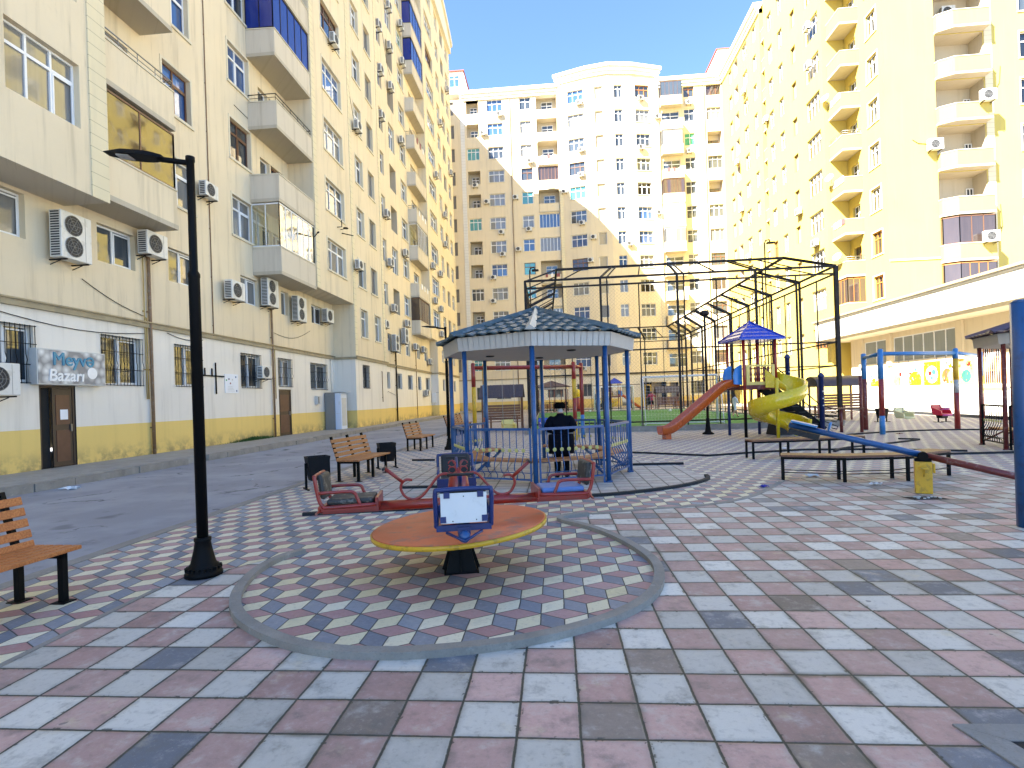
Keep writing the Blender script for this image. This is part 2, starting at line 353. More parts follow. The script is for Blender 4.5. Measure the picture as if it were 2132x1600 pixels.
# ------------------------------------------------------------------ mesh helpers
class MB:
    """collects shapes; build() links them as one mesh object"""
    def __init__(s): s.v = []; s.f = []; s.mi = []; s.ms = []; s.cur = 0; s.smooth = []
    def use(s, m):
        m = M[m] if isinstance(m, str) else m
        if m not in s.ms: s.ms.append(m)
        s.cur = s.ms.index(m); return s
    def face(s, idx, sm=False): s.f.append(tuple(idx)); s.mi.append(s.cur); s.smooth.append(sm)
    def quad(s, a, b, c, d, sm=False):
        n = len(s.v); s.v += [tuple(a), tuple(b), tuple(c), tuple(d)]; s.face((n, n + 1, n + 2, n + 3), sm)
    def poly(s, pts): n = len(s.v); s.v += [tuple(p) for p in pts]; s.face(range(n, n + len(pts)))
    def box(s, x0, x1, y0, y1, z0, z1):
        s.hull([(x0, y0, z0), (x1, y0, z0), (x1, y1, z0), (x0, y1, z0)], [(x0, y0, z1), (x1, y0, z1), (x1, y1, z1), (x0, y1, z1)])
        return s
    def hull(s, lo, hi):
        n = len(s.v); k = len(lo); s.v += [tuple(p) for p in lo] + [tuple(p) for p in hi]
        s.face([n + k - 1 - i for i in range(k)]); s.face([n + k + i for i in range(k)])
        for i in range(k):
            j = (i + 1) % k; s.face((n + i, n + j, n + k + j, n + k + i))
        return s
    def prism(s, pts, z0, z1): return s.hull([(p[0], p[1], z0) for p in pts], [(p[0], p[1], z1) for p in pts])
    def bar(s, a, b, w, h=None, upv=(0, 0, 1)):
        a, b = Vector(a), Vector(b); d = (b - a).normalized(); h = h or w
        u = Vector(upv)
        if abs(d.dot(u)) > .98: u = Vector((1, 0, 0))
        x = d.cross(u).normalized(); z = x.cross(d)
        o = [x * (-w / 2) - z * (h / 2), x * (w / 2) - z * (h / 2), x * (w / 2) + z * (h / 2), x * (-w / 2) + z * (h / 2)]
        return s.hull([a + k for k in o], [b + k for k in o])
    def tube(s, pts, r, n=10, cap=True):
        pts = [Vector(p) for p in pts]; rs = r if isinstance(r, (list, tuple)) else [r] * len(pts)
        base = len(s.v); ref = None
        for i, p in enumerate(pts):
            d = (pts[min(i + 1, len(pts) - 1)] - pts[max(i - 1, 0)]).normalized()
            if ref is None:
                ref = Vector((0, 0, 1)) if abs(d.z) < .9 else Vector((1, 0, 0))
            x = d.cross(ref).normalized(); ref = x.cross(d).normalized()
            for k in range(n):
                a = 2 * PI * k / n; s.v.append(tuple(p + (x * math.cos(a) + ref * math.sin(a)) * rs[i]))
        for i in range(len(pts) - 1):
            for k in range(n):
                k2 = (k + 1) % n; a = base + i * n; s.face((a + k, a + n + k, a + n + k2, a + k2), True)
        if cap:
            s.face([base + k for k in range(n)]); e = base + (len(pts) - 1) * n; s.face([e + n - 1 - k for k in range(n)])
        return s
    def lathe(s, prof, c=(0, 0, 0), n=20, a0=0.0, flat=False):
        base = len(s.v)
        for r, z in prof:
            for k in range(n):
                a = a0 + 2 * PI * k / n; s.v.append((c[0] + r * math.cos(a), c[1] + r * math.sin(a), c[2] + z))
        for i in range(len(prof) - 1):
            for k in range(n):
                k2 = (k + 1) % n; a = base + i * n; s.face((a + k, a + k2, a + n + k2, a + n + k), not flat)
        s.face([base + n - 1 - k for k in range(n)]); e = base + (len(prof) - 1) * n; s.face([e + k for k in range(n)])
        return s
    def ball(s, c, r, n=12, m=8, sc=(1, 1, 1)):
        base = len(s.v); c = Vector(c)
        for i in range(m + 1):
            t = PI * i / m
            for k in range(n):
                a = 2 * PI * k / n; s.v.append((c.x + r * sc[0] * math.sin(t) * math.cos(a), c.y + r * sc[1] * math.sin(t) * math.sin(a), c.z + r * sc[2] * math.cos(t)))
        for i in range(m):
            for k in range(n):
                k2 = (k + 1) % n; a = base + i * n; s.face((a + k, a + n + k, a + n + k2, a + k2), True)
        return s
    def grid(s, fn, nu, nv, sm=True, closed=False):
        base = len(s.v)
        for i in range(nu + 1):
            for j in range(nv + 1): s.v.append(tuple(fn(i / nu, j / nv)))
        for i in range(nu):
            for j in range(nv):
                a = base + i * (nv + 1) + j; s.face((a, a + nv + 1, a + nv + 2, a + 1), sm)
        return s
    def xf(s, mtx, start=0):
        for i in range(start, len(s.v)): s.v[i] = tuple(mtx @ Vector(s.v[i]))
        return s
    def mesh(s, name):
        me = bpy.data.meshes.new(name); me.from_pydata(s.v, [], s.f)
        for m in s.ms: me.materials.append(m)
        me.polygons.foreach_set('material_index', s.mi); me.polygons.foreach_set('use_smooth', s.smooth)
        me.update(); return me
    def build(s, name, parent=None, bevel=0):
        o = bpy.data.objects.new(name, s.mesh(name)); COL.objects.link(o)
        if parent: o.parent = parent
        if bevel:
            b = o.modifiers.new('bevel', 'BEVEL'); b.width = bevel; b.segments = 2; b.limit_method = 'ANGLE'; b.angle_limit = R(40); b.harden_normals = False
        return o

def each(pieces, fn):
    for p in pieces: fn(p)
def tag(o, label=None, cat=None, group=None, kind=None):
    if label: o['label'] = label
    if cat: o['category'] = cat
    if group: o['group'] = group
    if kind: o['kind'] = kind
    return o
def empty(name, loc=(0, 0, 0), rz=0, label=None, cat=None, group=None):
    o = bpy.data.objects.new(name, None); COL.objects.link(o); o.location = loc; o.rotation_euler = (0, 0, rz); o.empty_display_size = .2
    return tag(o, label, cat, group)
def kids(o): return [c for c in bpy.data.objects if c.parent == o]
def dup(root, loc=None, rz=None, label=None, group=None, mtx=None):
    def rec(o, par):
        c = o.copy(); COL.objects.link(c); c.parent = par
        for ch in kids(o): rec(ch, c)
        return c
    c = rec(root, None)
    if mtx is not None: c.matrix_world = mtx
    if loc is not None: c.location = loc
    if rz is not None: c.rotation_euler = (0, 0, rz)
    if label: c['label'] = label
    if group: c['group'] = group
    return c
def structure(o): o['kind'] = 'structure'; return o
def sheet(name, pts, z, m):
    b = MB().use(m); b.poly([(p[0], p[1], z) for p in pts]); return structure(b.build(name))
def sweep(b, pts, w, z0, z1, closed=False):
    """rectangular kerb profile along a polyline, mitred"""
    P = [Vector((p[0], p[1])) for p in pts]; n = len(P); Ls, Rs = [], []
    for i in range(n):
        a = P[(i - 1) % n] if closed or i else P[i]; c = P[(i + 1) % n] if closed or i < n - 1 else P[i]
        d = (c - a).normalized(); nn = Vector((-d.y, d.x)) * (w / 2); Ls.append(P[i] + nn); Rs.append(P[i] - nn)
    rng = range(n if closed else n - 1)
    for i in rng:
        j = (i + 1) % n
        b.quad((*Rs[i], z1), (*Rs[j], z1), (*Ls[j], z1), (*Ls[i], z1))
        b.quad((*Rs[i], z0), (*Rs[j], z0), (*Rs[j], z1), (*Rs[i], z1))
        b.quad((*Ls[j], z0), (*Ls[i], z0), (*Ls[i], z1), (*Ls[j], z1))
    if not closed:
        for i in (0, n - 1):
            q = [(*Rs[i], z0), (*Rs[i], z1), (*Ls[i], z1), (*Ls[i], z0)]
            b.quad(*(q if i else q[::-1]))
    return b
def smooth_line(pts, k=4):
    """Catmull-Rom through the points"""
    out = []; n = len(pts); P = [Vector(p) for p in pts]
    for i in range(n - 1):
        p0, p1, p2, p3 = P[max(i - 1, 0)], P[i], P[i + 1], P[min(i + 2, n - 1)]
        for j in range(k):
            t = j / k
            out.append(.5 * ((2 * p1) + (p2 - p0) * t + (2 * p0 - 5 * p1 + 4 * p2 - p3) * t * t + (3 * p1 - p0 - 3 * p2 + p3) * t ** 3))
    out.append(P[-1]); return out

# ------------------------------------------------------------------ light and sky
SUN = Vector((1, .85, -1.2)).normalized()
sl = bpy.data.lights.new('sun', 'SUN'); so = bpy.data.objects.new('sun', sl); COL.objects.link(so)
so.rotation_euler = SUN.to_track_quat('-Z', 'Y').to_euler(); sl.energy = 3.6; sl.angle = R(.5); sl.color = (1, .955, .87)
W = bpy.data.worlds.new('World'); S.world = W; W.use_nodes = True
wn = W.node_tree.nodes; bg = wn['Background']
sky = wn.new('ShaderNodeTexSky'); sky.sky_type = 'NISHITA'; sky.sun_disc = False
sky.sun_elevation = math.asin(-SUN.z); sky.sun_rotation = math.atan2(-SUN.x, -SUN.y) % (2 * PI)
sky.air_density = .8; sky.dust_density = 0; sky.ozone_density = 5.0
W.node_tree.links.new(sky.outputs[0], bg.inputs[0]); bg.inputs[1].default_value = .053
S.view_settings.view_transform = 'Standard'; S.view_settings.look = 'None'; S.view_settings.gamma = 1; S.view_settings.exposure = 3.3
S.render.engine = 'CYCLES'
S.cycles.max_bounces = 6; S.cycles.diffuse_bounces = 4

# ------------------------------------------------------------------ ground
sheet('ground', [(-400, -400), (400, -400), (400, 400), (-400, 400)], -.16, 'earth')
sheet('road', [(-11.6, -20), (-5.27, -20), (-5.3, 8), (-5.45, 27), (-5.6, 73.9), (-11.6, 73.9)], -.10, 'asphalt')
sb = MB().use('sidewalk_concrete'); sb.box(-14.3, -11.62, -20, 77.5, -.15, .10); structure(sb.build('sidewalk'))
kb = MB().use('kerb_stone')
ys = [-4 + 1.0 * i for i in range(80)]
for i, y0 in enumerate(ys):   # kerb stones, each a hair out of line
    j = random.uniform(-.02, .02)
    if 15.1 < y0 < 16.4: continue
    kb.box(-11.60 + j, -11.44 + j, y0 + .01, y0 + .99, -.12, .09 + random.uniform(-.03, .02))
structure(kb.build('sidewalk_kerb'))
plaza = [(-5.1, -8), (60, -8), (60, 78), (-5.5, 78), (-5.3, 27), (-5.15, 8)]
sheet('plaza', plaza, 0, 'square_pavers')
kb = MB().use('kerb_stone')
sweep(kb, [(-5.18, -6), (-5.2, 4), (-5.24, 8), (-5.32, 18), (-5.4, 27), (-5.55, 74)], .17, -.14, .012)
structure(kb.build('road_kerb'))
ring = [(-2.79, 5.69), (-2.92, 5.42), (-2.93, 5.02), (-2.83, 4.6), (-2.66, 4.22), (-2.42, 3.9), (-2.1, 3.64), (-1.78, 3.46), (-1.45, 3.36), (-1.12, 3.34), (-.83, 3.37), (-.39, 3.48), (.02, 3.67), (.4, 3.95), (.68, 4.31), (.83, 4.73), (.87, 5.15), (.79, 5.6), (.6, 6.14), (.34, 6.6), (.06, 6.93), (.0, 7.08), (.06, 7.21), (.22, 7.29), (.38, 7.33)]
ring = [tuple(p) for p in smooth_line(ring, 4)]
edge_r = [(.39, 7.46), (1.17, 7.68), (2.14, 7.95), (2.86, 8.47), (3.4, 9.15), (3.88, 9.84), (4.6, 10.3), (6, 10.45), (7.6, 10.3), (9.0, 9.9), (12, 10.6), (26, 15), (26, 60), (-5.2, 60), (-5.2, 8), (-5.1, -4)]
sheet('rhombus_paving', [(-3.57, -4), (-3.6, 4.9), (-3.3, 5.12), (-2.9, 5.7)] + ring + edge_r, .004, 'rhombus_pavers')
kb = MB().use('kerb_stone'); sweep(kb, ring, .088, -.02, .05); structure(kb.build('circle_kerb', bevel=.012))
kb = MB().use('kerb_stone'); sweep(kb, [(-3.57, -3), (-3.6, 3.2), (-3.62, 4.6)], .05, -.02, .006); sweep(kb, smooth_line([(.42, 7.44), (1.17, 7.68), (2.14, 7.95), (2.86, 8.47), (3.4, 9.15), (3.88, 9.84)]), .09, -.02, .007); structure(kb.build('edging_strip'))
gring = [(2.79, 10.58), (2.72, 10.2), (2.41, 9.76), (1.91, 9.33), (1.29, 8.97), (.72, 8.74), (.19, 8.65), (-.6, 8.5), (-1.4, 8.18), (-2.16, 7.88)]
gring = [tuple(p) for p in smooth_line(gring, 4)]
sheet('gazebo_paving', gring + [(-3.0, 8.6), (-3.5, 10.5), (-3.4, 13), (-1.6, 14.4), (1.2, 14.2), (2.6, 12.6)], .009, 'grey_pavers')
kb = MB().use('dark_kerb'); sweep(kb, gring, .07, -.02, .05)
sweep(kb, [(-3.72, 7.60), (-3.26, 7.70), (-2.16, 7.88)], .07, -.02, .05)
sweep(kb, [(-2.9, 9.85), (-2.2, 9.85)], .07, -.02, .05); sweep(kb, [(-3.95, 14.5), (-3.32, 14.4)], .08, -.02, .05)
sweep(kb, [(1.4, 12.43), (2.79, 12.43)], .07, -.02, .055)
sweep(kb, [(1.2, 15.5), (2.35, 14.9), (3.74, 13.9), (4.87, 14.33), (6.4, 14.75), (8.2, 14.4), (9.6, 13.6)], .06, -.02, .05)
sweep(kb, smooth_line([(9.4, 18.9), (10.7, 19.6), (12.6, 20.1), (14.2, 19.9), (16, 18.6), (18, 16.4)]), .07, -.02, .05)
sweep(kb, smooth_line([(6.9, 14.2), (7.6, 15.0), (8.95, 15.75), (10.3, 16.6), (10.55, 16.9), (10.2, 17.2)]), .06, -.02, .045)
sweep(kb, [(8.6, 13.1), (14, 13.1)], .06, -.02, .05)
sweep(kb, [(24.0 - 5.2, 14), (19.2, 24), (20.3, 34), (21.3, 47), (21.5, 60)], .16, -.02, .14)
structure(kb.build('dark_kerbs'))
sheet('east_pavement', [(19.3, 14), (24.2, 14), (24.2, 70), (21.6, 70), (21.4, 47), (20.4, 34), (19.28, 24)], .012, 'sidewalk_concrete')
# football pitch
kb = MB().use('kerb_stone'); sweep(kb, [(-1.2, 23.9), (11.9, 23.9), (11.5, 50.3), (-1.7, 50.3)], .28, -.02, .24, True); structure(kb.build('pitch_kerb'))
sheet('football_pitch', [(-1.06, 24.04), (11.76, 24.04), (11.36, 50.16), (-1.56, 50.16)], .2, 'turf')
lb = MB().use('line_white')
for q in ([(-.8, 24.5), (11.4, 24.5), (11.1, 49.7), (-1.3, 49.7)],): sweep(lb, q, .09, .2, .206, True)
sweep(lb, [(-1.0, 37), (11.3, 37)], .09, .2, .206); structure(lb.build('pitch_lines'))

# ------------------------------------------------------------------ facades
ORD = ['ground', 'second', 'third', 'fourth', 'fifth', 'sixth', 'seventh', 'eighth', 'ninth', 'tenth', 'eleventh', 'twelfth', 'thirteenth', 'fourteenth']
class Building:
    def __init__(s, name, label, loc):
        s.root = empty(name, loc, 0, label, 'building'); s.wins = []; s.inv = Matrix.Translation(-Vector(loc)); s.loc = Vector(loc)
    def part(s, mb, name, kind=None, parent=None):
        mb.xf(s.inv); o = mb.build(name, parent or s.root)
        if kind: o['kind'] = kind
        return o
class Fac:
    """a vertical wall plane from p0 to p1; its outside is on the right-hand side of p0->p1"""
    def __init__(s, b, p0, p1):
        s.b = b; s.p0 = Vector(p0); s.p1 = Vector(p1); d = s.p1 - s.p0; s.L = d.length; s.d = d / s.L
        s.n = Vector((s.d.y, -s.d.x)); s.op = []
    def c(s, v): return (v - s.p0.x) / s.d.x if abs(s.d.x) > .7 else (v - s.p0.y) / s.d.y
    def pt(s, c, z, out=0.0):
        q = s.p0 + s.d * c + s.n * out; return Vector((q.x, q.y, z))
    def mtx(s, c, z, out=0.0):
        q = s.pt(c, z, out); return Matrix(((s.d.x, -s.n.x, 0, q.x), (s.d.y, -s.n.y, 0, q.y), (0, 0, 1, q.z), (0, 0, 0, 1)))
    def span(s, a, b): a, b = s.c(a), s.c(b); return min(a, b), max(a, b)
    def hole(s, c0, c1, z0, z1, depth=.16, m=None, back=None): s.op.append((c0, c1, z0, z1, depth, m, back))
    def win(s, a, b, z0, z1, cols=2, trans=.3, frame='frame_white', pane='glass_dark', trim=None, grille=False, depth=.26):
        c0, c1 = s.span(a, b); q = s.pt((c0 + c1) / 2, (z0 + z1) / 2)
        s.hole(c0, c1, z0, z1, depth)
        if not seen(q.x, q.y, q.z): return
        s.b.wins.append(dict(m=s.mtx(c0, z0), w=round(c1 - c0, 2), h=round(z1 - z0, 2), cols=cols, trans=trans, frame=frame, pane=pane, trim=trim, grille=grille, depth=depth,
                             size=(c1 - c0) * (z1 - z0) / (q - Vector((0, 0, CAM_H))).length_squared))
    def loggia(s, a, b, z0, z1, depth=1.2, inner=None, m='plaster_recess_shaded'):
        c0, c1 = s.span(a, b); s.hole(c0, c1, z0, z1, depth, m, m)
        if inner:
            q = s.pt((c0 + c1) / 2, (z0 + z1) / 2)
            if not seen(q.x, q.y, q.z): return
            i0, i1, pz0, pz1, fr, pn = inner; w = c1 - c0
            k0, k1 = c0 + w * i0, c0 + w * i1
            s.b.wins.append(dict(m=s.mtx(k0, pz0, -depth + .13), w=round(k1 - k0, 2), h=round(pz1 - pz0, 2), cols=2, trans=.3, frame=fr, pane=pn, trim=None, grille=False, depth=.11, size=(k1 - k0) * (pz1 - pz0) / (q - Vector((0, 0, CAM_H))).length_squared * .5))
    def wall(s, mb, c0, c1, z0, z1, bands):
        """bands: [(z_top, material)] from the bottom up"""
        us = {c0, c1}; zs = {z0, z1}
        ops = [o for o in s.op if o[1] > c0 and o[0] < c1 and o[3] > z0 and o[2] < z1]
        for o in ops: us |= {min(max(o[0], c0), c1), min(max(o[1], c0), c1)}; zs |= {min(max(o[2], z0), z1), min(max(o[3], z0), z1)}
        for b in bands:
            if z0 < b[0] < z1: zs.add(b[0])
        us, zs = sorted(us), sorted(zs)
        for j in range(len(zs) - 1):
            zm = (zs[j] + zs[j + 1]) / 2
            if zs[j + 1] - zs[j] < 1e-4: continue
            mb.use(next((b[1] for b in bands if zm < b[0]), bands[-1][1])); run = None
            for i in range(len(us)):
                solid = False
                if i < len(us) - 1 and us[i + 1] - us[i] > 1e-4:
                    um = (us[i] + us[i + 1]) / 2
                    solid = not any(o[0] < um < o[1] and o[2] < zm < o[3] for o in ops)
                if solid and run is None: run = us[i]
                if not solid and run is not None:
                    mb.quad(s.pt(run, zs[j]), s.pt(us[i], zs[j]), s.pt(us[i], zs[j + 1]), s.pt(run, zs[j + 1])); run = None
        for a, b_, za, zb, dp, m, back in ops:
            if not (c0 <= (a + b_) / 2 < c1 and z0 <= (za + zb) / 2 < z1): continue
            mb.use(m or next((b[1] for b in bands if (za + zb) / 2 < b[0]), bands[-1][1]))
            f = lambda c, z, o=0.0: s.pt(c, z, -o)
            mb.quad(f(a, za), f(a, za, dp), f(a, zb, dp), f(a, zb)); mb.quad(f(b_, za, dp), f(b_, za), f(b_, zb), f(b_, zb, dp))
            mb.quad(f(a, za), f(b_, za), f(b_, za, dp), f(a, za, dp)); mb.quad(f(a, zb, dp), f(b_, zb, dp), f(b_, zb), f(a, zb))
            if back: mb.use(back); mb.quad(f(a, za, dp), f(b_, za, dp), f(b_, zb, dp), f(a, zb, dp))
    def slab(s, mb, c0, c1, z0, z1, o0, o1, m):
        mb.use(m); q = [s.pt(c0, 0, o1), s.pt(c1, 0, o1), s.pt(c1, 0, o0), s.pt(c0, 0, o0)]; mb.prism([(p.x, p.y) for p in q], z0, z1)
    def balcony(s, a, b, z, proj, ph=1.2, m='plaster_balcony', glaze=None, top=3.3, ends=(True, True), rail=False, chamfer=0.0, clutter=False):
        """parapet with slab and coping; glaze = (frame, pane, panels)"""
        c0, c1 = s.span(a, b); q = s.pt((c0 + c1) / 2, z + 1, proj)
        if not seen(q.x, q.y, q.z, .2): return None
        t = .12; mb = MB()
        if chamfer: out = [(c0, .004), (c0, proj - chamfer * .55), (c0 + chamfer, proj), (c1, proj), (c1, .004)]
        else: out = [(c0, .004), (c0, proj), (c1, proj), (c1, .004)]
        P = [s.pt(u, 0, o) for u, o in out]; mb.use('plaster_soffit_shaded')
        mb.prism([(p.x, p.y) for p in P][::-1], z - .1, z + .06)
        def line(off, zz0, zz1, wdt, mm):
            mb.use(mm)
            pts = [(s.pt(u, 0, o).x, s.pt(u, 0, o).y) for u, o in off]
            sweep(mb, pts, wdt, zz0, zz1)
        ins = [(c0 + t / 2, .005)] + ([(c0 + t / 2, proj - chamfer * .55 - t / 4), (c0 + chamfer, proj - t / 2)] if chamfer else [(c0 + t / 2, proj - t / 2)]) + [(c1 - t / 2, proj - t / 2), (c1 - t / 2, .005)]
        line(ins, z + .06, z + ph, t, m); line(ins, z + ph, z + ph + .05, t + .06, 'plaster_trim')
        bal = s.b.part(mb, 'balcony')
        if rail:
            r = MB().use('chain_steel' if rail == 1 else 'iron_dark')
            pts = [s.pt(u, z + ph + .38, o) for u, o in ins]; r.tube(pts, .022, 6); r.tube([p - Vector((0, 0, .17)) for p in pts], .014, 6)
            for k in range(len(pts) - 1):
                nn = max(2, int((pts[k + 1] - pts[k]).length / .7))
                for j in range(nn + 1):
                    p = pts[k].lerp(pts[k + 1], j / nn); r.tube([p, p - Vector((0, 0, .36))], .012, 5)
            s.b.part(r, 'railing', parent=bal)
        if glaze:
            fr, pn, npan = glaze; g = MB().use(fr); pz0, pz1 = z + ph + .055, z + top; h = MB().use(pn)
            pts = [s.pt(u, 0, o) for u, o in ins]
            for k in range(len(pts) - 1):
                A, B = pts[k], pts[k + 1]; L = (B - A).length; nn = max(1, round(npan * L / (c1 - c0))); w = .05
                for zz in (pz0 + .03, pz1 - .03): g.bar((A.x, A.y, zz), (B.x, B.y, zz), w, .06)
                for j in range(nn + 1):
                    p = A.lerp(B, j / nn); g.bar((p.x, p.y, pz0), (p.x, p.y, pz1), w, .035)
                for j in range(nn):
                    p, q2 = A.lerp(B, j / nn), A.lerp(B, (j + 1) / nn); e = random.uniform(-.012, .012)
                    h.quad((p.x, p.y + e, pz0), (q2.x, q2.y - e, pz0), (q2.x, q2.y - e, pz1), (p.x, p.y + e, pz1))
            go = s.b.part(g, 'glazing_frame', parent=bal); s.b.part(h, 'pane', parent=bal)
        if clutter:
            L = c1 - c0
            for j in range(3):
                k = MB()
                u = c0 + L * (.2 + .27 * j); p = s.pt(u, z + ph, proj - .03); ww = random.uniform(.3, .55)
                k.use(random.choice(['cloth_white', 'cloth_white', 'cloth_multi']))
                a_, b_ = s.pt(u, 0, proj + .02), s.pt(u + ww, 0, proj + .02)
                k.bar((a_.x, a_.y, z + ph - .1), (b_.x, b_.y, z + ph - .1), .03, .5)
                s.b.part(k, 'laundry', parent=bal)
        return bal

WC = {}
def win_meshes(w, h, cols, trans, frame, pane, trim, depth):
    key = (w, h, cols, trans, frame, pane, trim, depth)
    if key in WC: return WC[key]
    y0, y1, t = depth - .09, depth - .02, .055; g = MB().use(frame)
    g.box(0, w, y0, y1, 0, t); g.box(0, w, y0, y1, h - t, h); g.box(0, t, y0, y1, t, h - t); g.box(w - t, w, y0, y1, t, h - t)
    zt = h * (1 - trans) if trans else h - t
    for i in range(1, cols):
        x = w * i / cols; g.box(x - t * .55, x + t * .55, y0 - .004, y1 - .004, t, h - t)
    if trans: g.box(t, w - t, y0 - .008, y1 - .008, zt - .04, zt + .04)
    if cols >= 2:   # the opening sash has a second frame
        a, b = w * (cols - 1) / cols + .03, w - t; s = .04; ya, yb = y0 - .02, y0 - .005
        g.box(a, b, ya, yb, t, t + s); g.box(a, b, ya, yb, zt - .09, zt - .045); g.box(a, a + s, ya, yb, t + s, zt - .09); g.box(b - s, b, ya, yb, t + s, zt - .09)
    p = MB().use(pane); yp = depth - .05
    zs = [0, zt, h] if trans else [0, h]; rnd = random.Random(hash((w, h, cols, pane)) & 0xffff)
    for i in range(cols):
        for j in range(len(zs) - 1):
            e, f2 = rnd.uniform(-.008, .008), rnd.uniform(-.008, .008)
            xa, xb = w * i / cols, w * (i + 1) / cols
            p.quad((xa, yp + e, zs[j]), (xb, yp - e, zs[j] + 0), (xb, yp - e + f2, zs[j + 1]), (xa, yp + e + f2, zs[j + 1]))
    tm = None
    if trim:
        k = MB().use(trim); b = .09
        k.box(-b, w + b, -.022, -.002, h, h + b); k.box(-b, -.0, -.022, -.002, 0, h); k.box(w, w + b, -.022, -.002, 0, h); k.box(-b - .02, w + b + .02, -.07, -.002, -.10, -.001)
        tm = k.mesh('sill')
    WC[key] = (g.mesh('window'), p.mesh('pane'), tm); return WC[key]
GR = {}
def grille_mesh(w, h):
    if (w, h) in GR: return GR[w, h]
    g = MB().use('iron_black'); n = max(5, int(w / .13))
    for i in range(n + 1):
        x = w * i / n; g.tube([(x, -.05, -.02), (x, -.05, h * .3), (x, -.05 if i % 2 else -.09, h * .4), (x, -.05, h * .5), (x, -.05, h + .02)], .010, 5)
    for z in (0, h * .32, h * .68, h): g.bar((-.04, -.05, z), (w + .04, -.05, z), .012, .022)
    GR[w, h] = g.mesh('grille'); return GR[w, h]
def finish_windows(b, limit=96):
    ws = sorted(b.wins, key=lambda q: -q['size'])
    def new(name, me, par, mtx):
        o = bpy.data.objects.new(name, me); COL.objects.link(o); o.parent = par
        if mtx is not None: o.matrix_local = mtx
        return o
    for d in ws[:limit]:
        g, p, t = win_meshes(d['w'], d['h'], d['cols'], d['trans'], d['frame'], d['pane'], d['trim'], d['depth'])
        o = new('window', g, b.root, b.inv @ d['m']); new('pane', p, o, None)
        if t: new('sill', t, o, None)
        if d['grille']: new('grille', grille_mesh(d['w'], d['h']), o, None)
    if ws[limit:]:
        gb, pb = MB(), MB()
        for d in ws[limit:]:
            g, p, t = win_meshes(d['w'], d['h'], d['cols'], d['trans'], d['frame'], d['pane'], d['trim'], d['depth'])
            for me, mb in ((g, gb), (p, pb), (t, gb)):
                if me is None: continue
                n = len(mb.v); mb.v += [tuple(d['m'] @ v.co) for v in me.vertices]; mb.use(me.materials[0])
                for f in me.polygons: mb.face([n + i for i in f.vertices])
        o = b.part(gb, 'window', 'stuff'); b.part(pb, 'pane', 'stuff', o)

# ------------------------------------------------------------------ air conditioners
def ac_things():
    def fan(mb, cx, cz, r, y):
        mb.use('ac_dark'); n = 18
        mb.poly([(cx + r * math.cos(2 * PI * k / n), y, cz + r * math.sin(2 * PI * k / n)) for k in range(n)])
        mb.use('ac_side')
        for rr in (r, r * .72, r * .44): mb.tube([(cx + rr * math.cos(2 * PI * k / n), y - .012, cz + rr * math.sin(2 * PI * k / n)) for k in range(n + 1)], .008, 4, False)
        for k in range(3):
            a = PI * k / 3; mb.bar((cx - r * math.cos(a), y - .014, cz - r * math.sin(a)), (cx + r * math.cos(a), y - .014, cz + r * math.sin(a)), .01)
    def unit(name, w, d, h, fans, gap=.16, body='ac_white'):
        root = empty(name)
        b = MB().use(body); b.box(0, w, -gap - d, -gap, 0, h); b.build('casing', root, .02)
        g = MB()
        for cz, r in fans: fan(g, w * .40, cz, r, -gap - d - .004)
        g.use('ac_side'); g.box(w * .78, w * .785, -gap - d - .006, -gap - d - .002, .02, h - .02)
        g.build('fan_grille', root)
        v = MB().use('ac_dark')
        for i in range(int(h / .07)):
            z = .05 + i * .07
            if z < h - .06: v.box(-.006, -.001, -gap - d + .05, -gap - .05, z, z + .04)
        v.build('side_vent', root)
        for x in (w * .15, w * .85): k = MB().use('iron_dark'); k.box(x - .02, x + .02, -gap - d - .02, -.004, -.05, -.012); k.bar((x, -.02, -.16), (x, -gap - d * .5, -.05), .02); k.build('bracket', root)
        return root
    return dict(small=unit('air_conditioner', .82, .30, .58, [(.29, .235)]), big=unit('air_conditioner', .98, .36, .80, [(.40, .30)]), double=unit('air_conditioner', 1.0, .36, 1.32, [(.36, .28), (.96, .28)]))
AC = ac_things(); AC_USED = set(); AC_LABELS = {}
def ac(f, v, z, kind='small', label='', group='air conditioners on the apartment walls'):
    c = f.c(v); q = f.pt(c, z)
    if not seen(q.x, q.y, q.z, .03): return
    m = f.mtx(c - .4, z)
    AC_LABELS[label] = AC_LABELS.get(label, 0) + 1
    if kind in AC_USED: o = dup(AC[kind])
    else: o = AC[kind]; AC_USED.add(kind)
    o.matrix_world = m; tag(o, label, 'air conditioner', group); return o
def cable(b, f, pts, r=.012, m='iron_dark', name='cable'):
    mb = MB().use(m); mb.tube([f.pt(f.c(v), z, .03) for v, z in pts], r, 5); return b.part(mb, name)

# ================================================================== left apartment block
FL = lambda k: 7.9 + 3.42 * k
LB = Building('apartment_building', 'long shaded cream apartment block on the left with a shop door', (-14, 30, 0))
bandL = [(1.2, 'plaster_yellow'), (4.52, 'plaster_ground'), (99, 'plaster_cream')]
LOW, HIGH = 38.7, 46.0  # lower roof is out of view, its height set so sun reaches the annex
w = MB()
FA = Fac(LB, (-14, -20), (-14, 33.5)); B0 = Fac(LB, (-12.6, -20), (-12.6, 14.6)); B1 = Fac(LB, (-12.6, 28.2), (-12.6, 39.9)); RC = Fac(LB, (-13.0, 39.9), (-13.0, 56.0)); B3 = Fac(LB, (-12.2, 53.2), (-12.2, 68)); FE = Fac(LB, (-15.45, 68), (-15.45, 78.5))
rnd = random.Random(3)
PL = ['glass_curtain', 'glass_dark', 'glass_dark', 'glass_curtain', 'glass_blue', 'glass_dark']
def gp(*ex): return rnd.choice(list(ex) or PL)
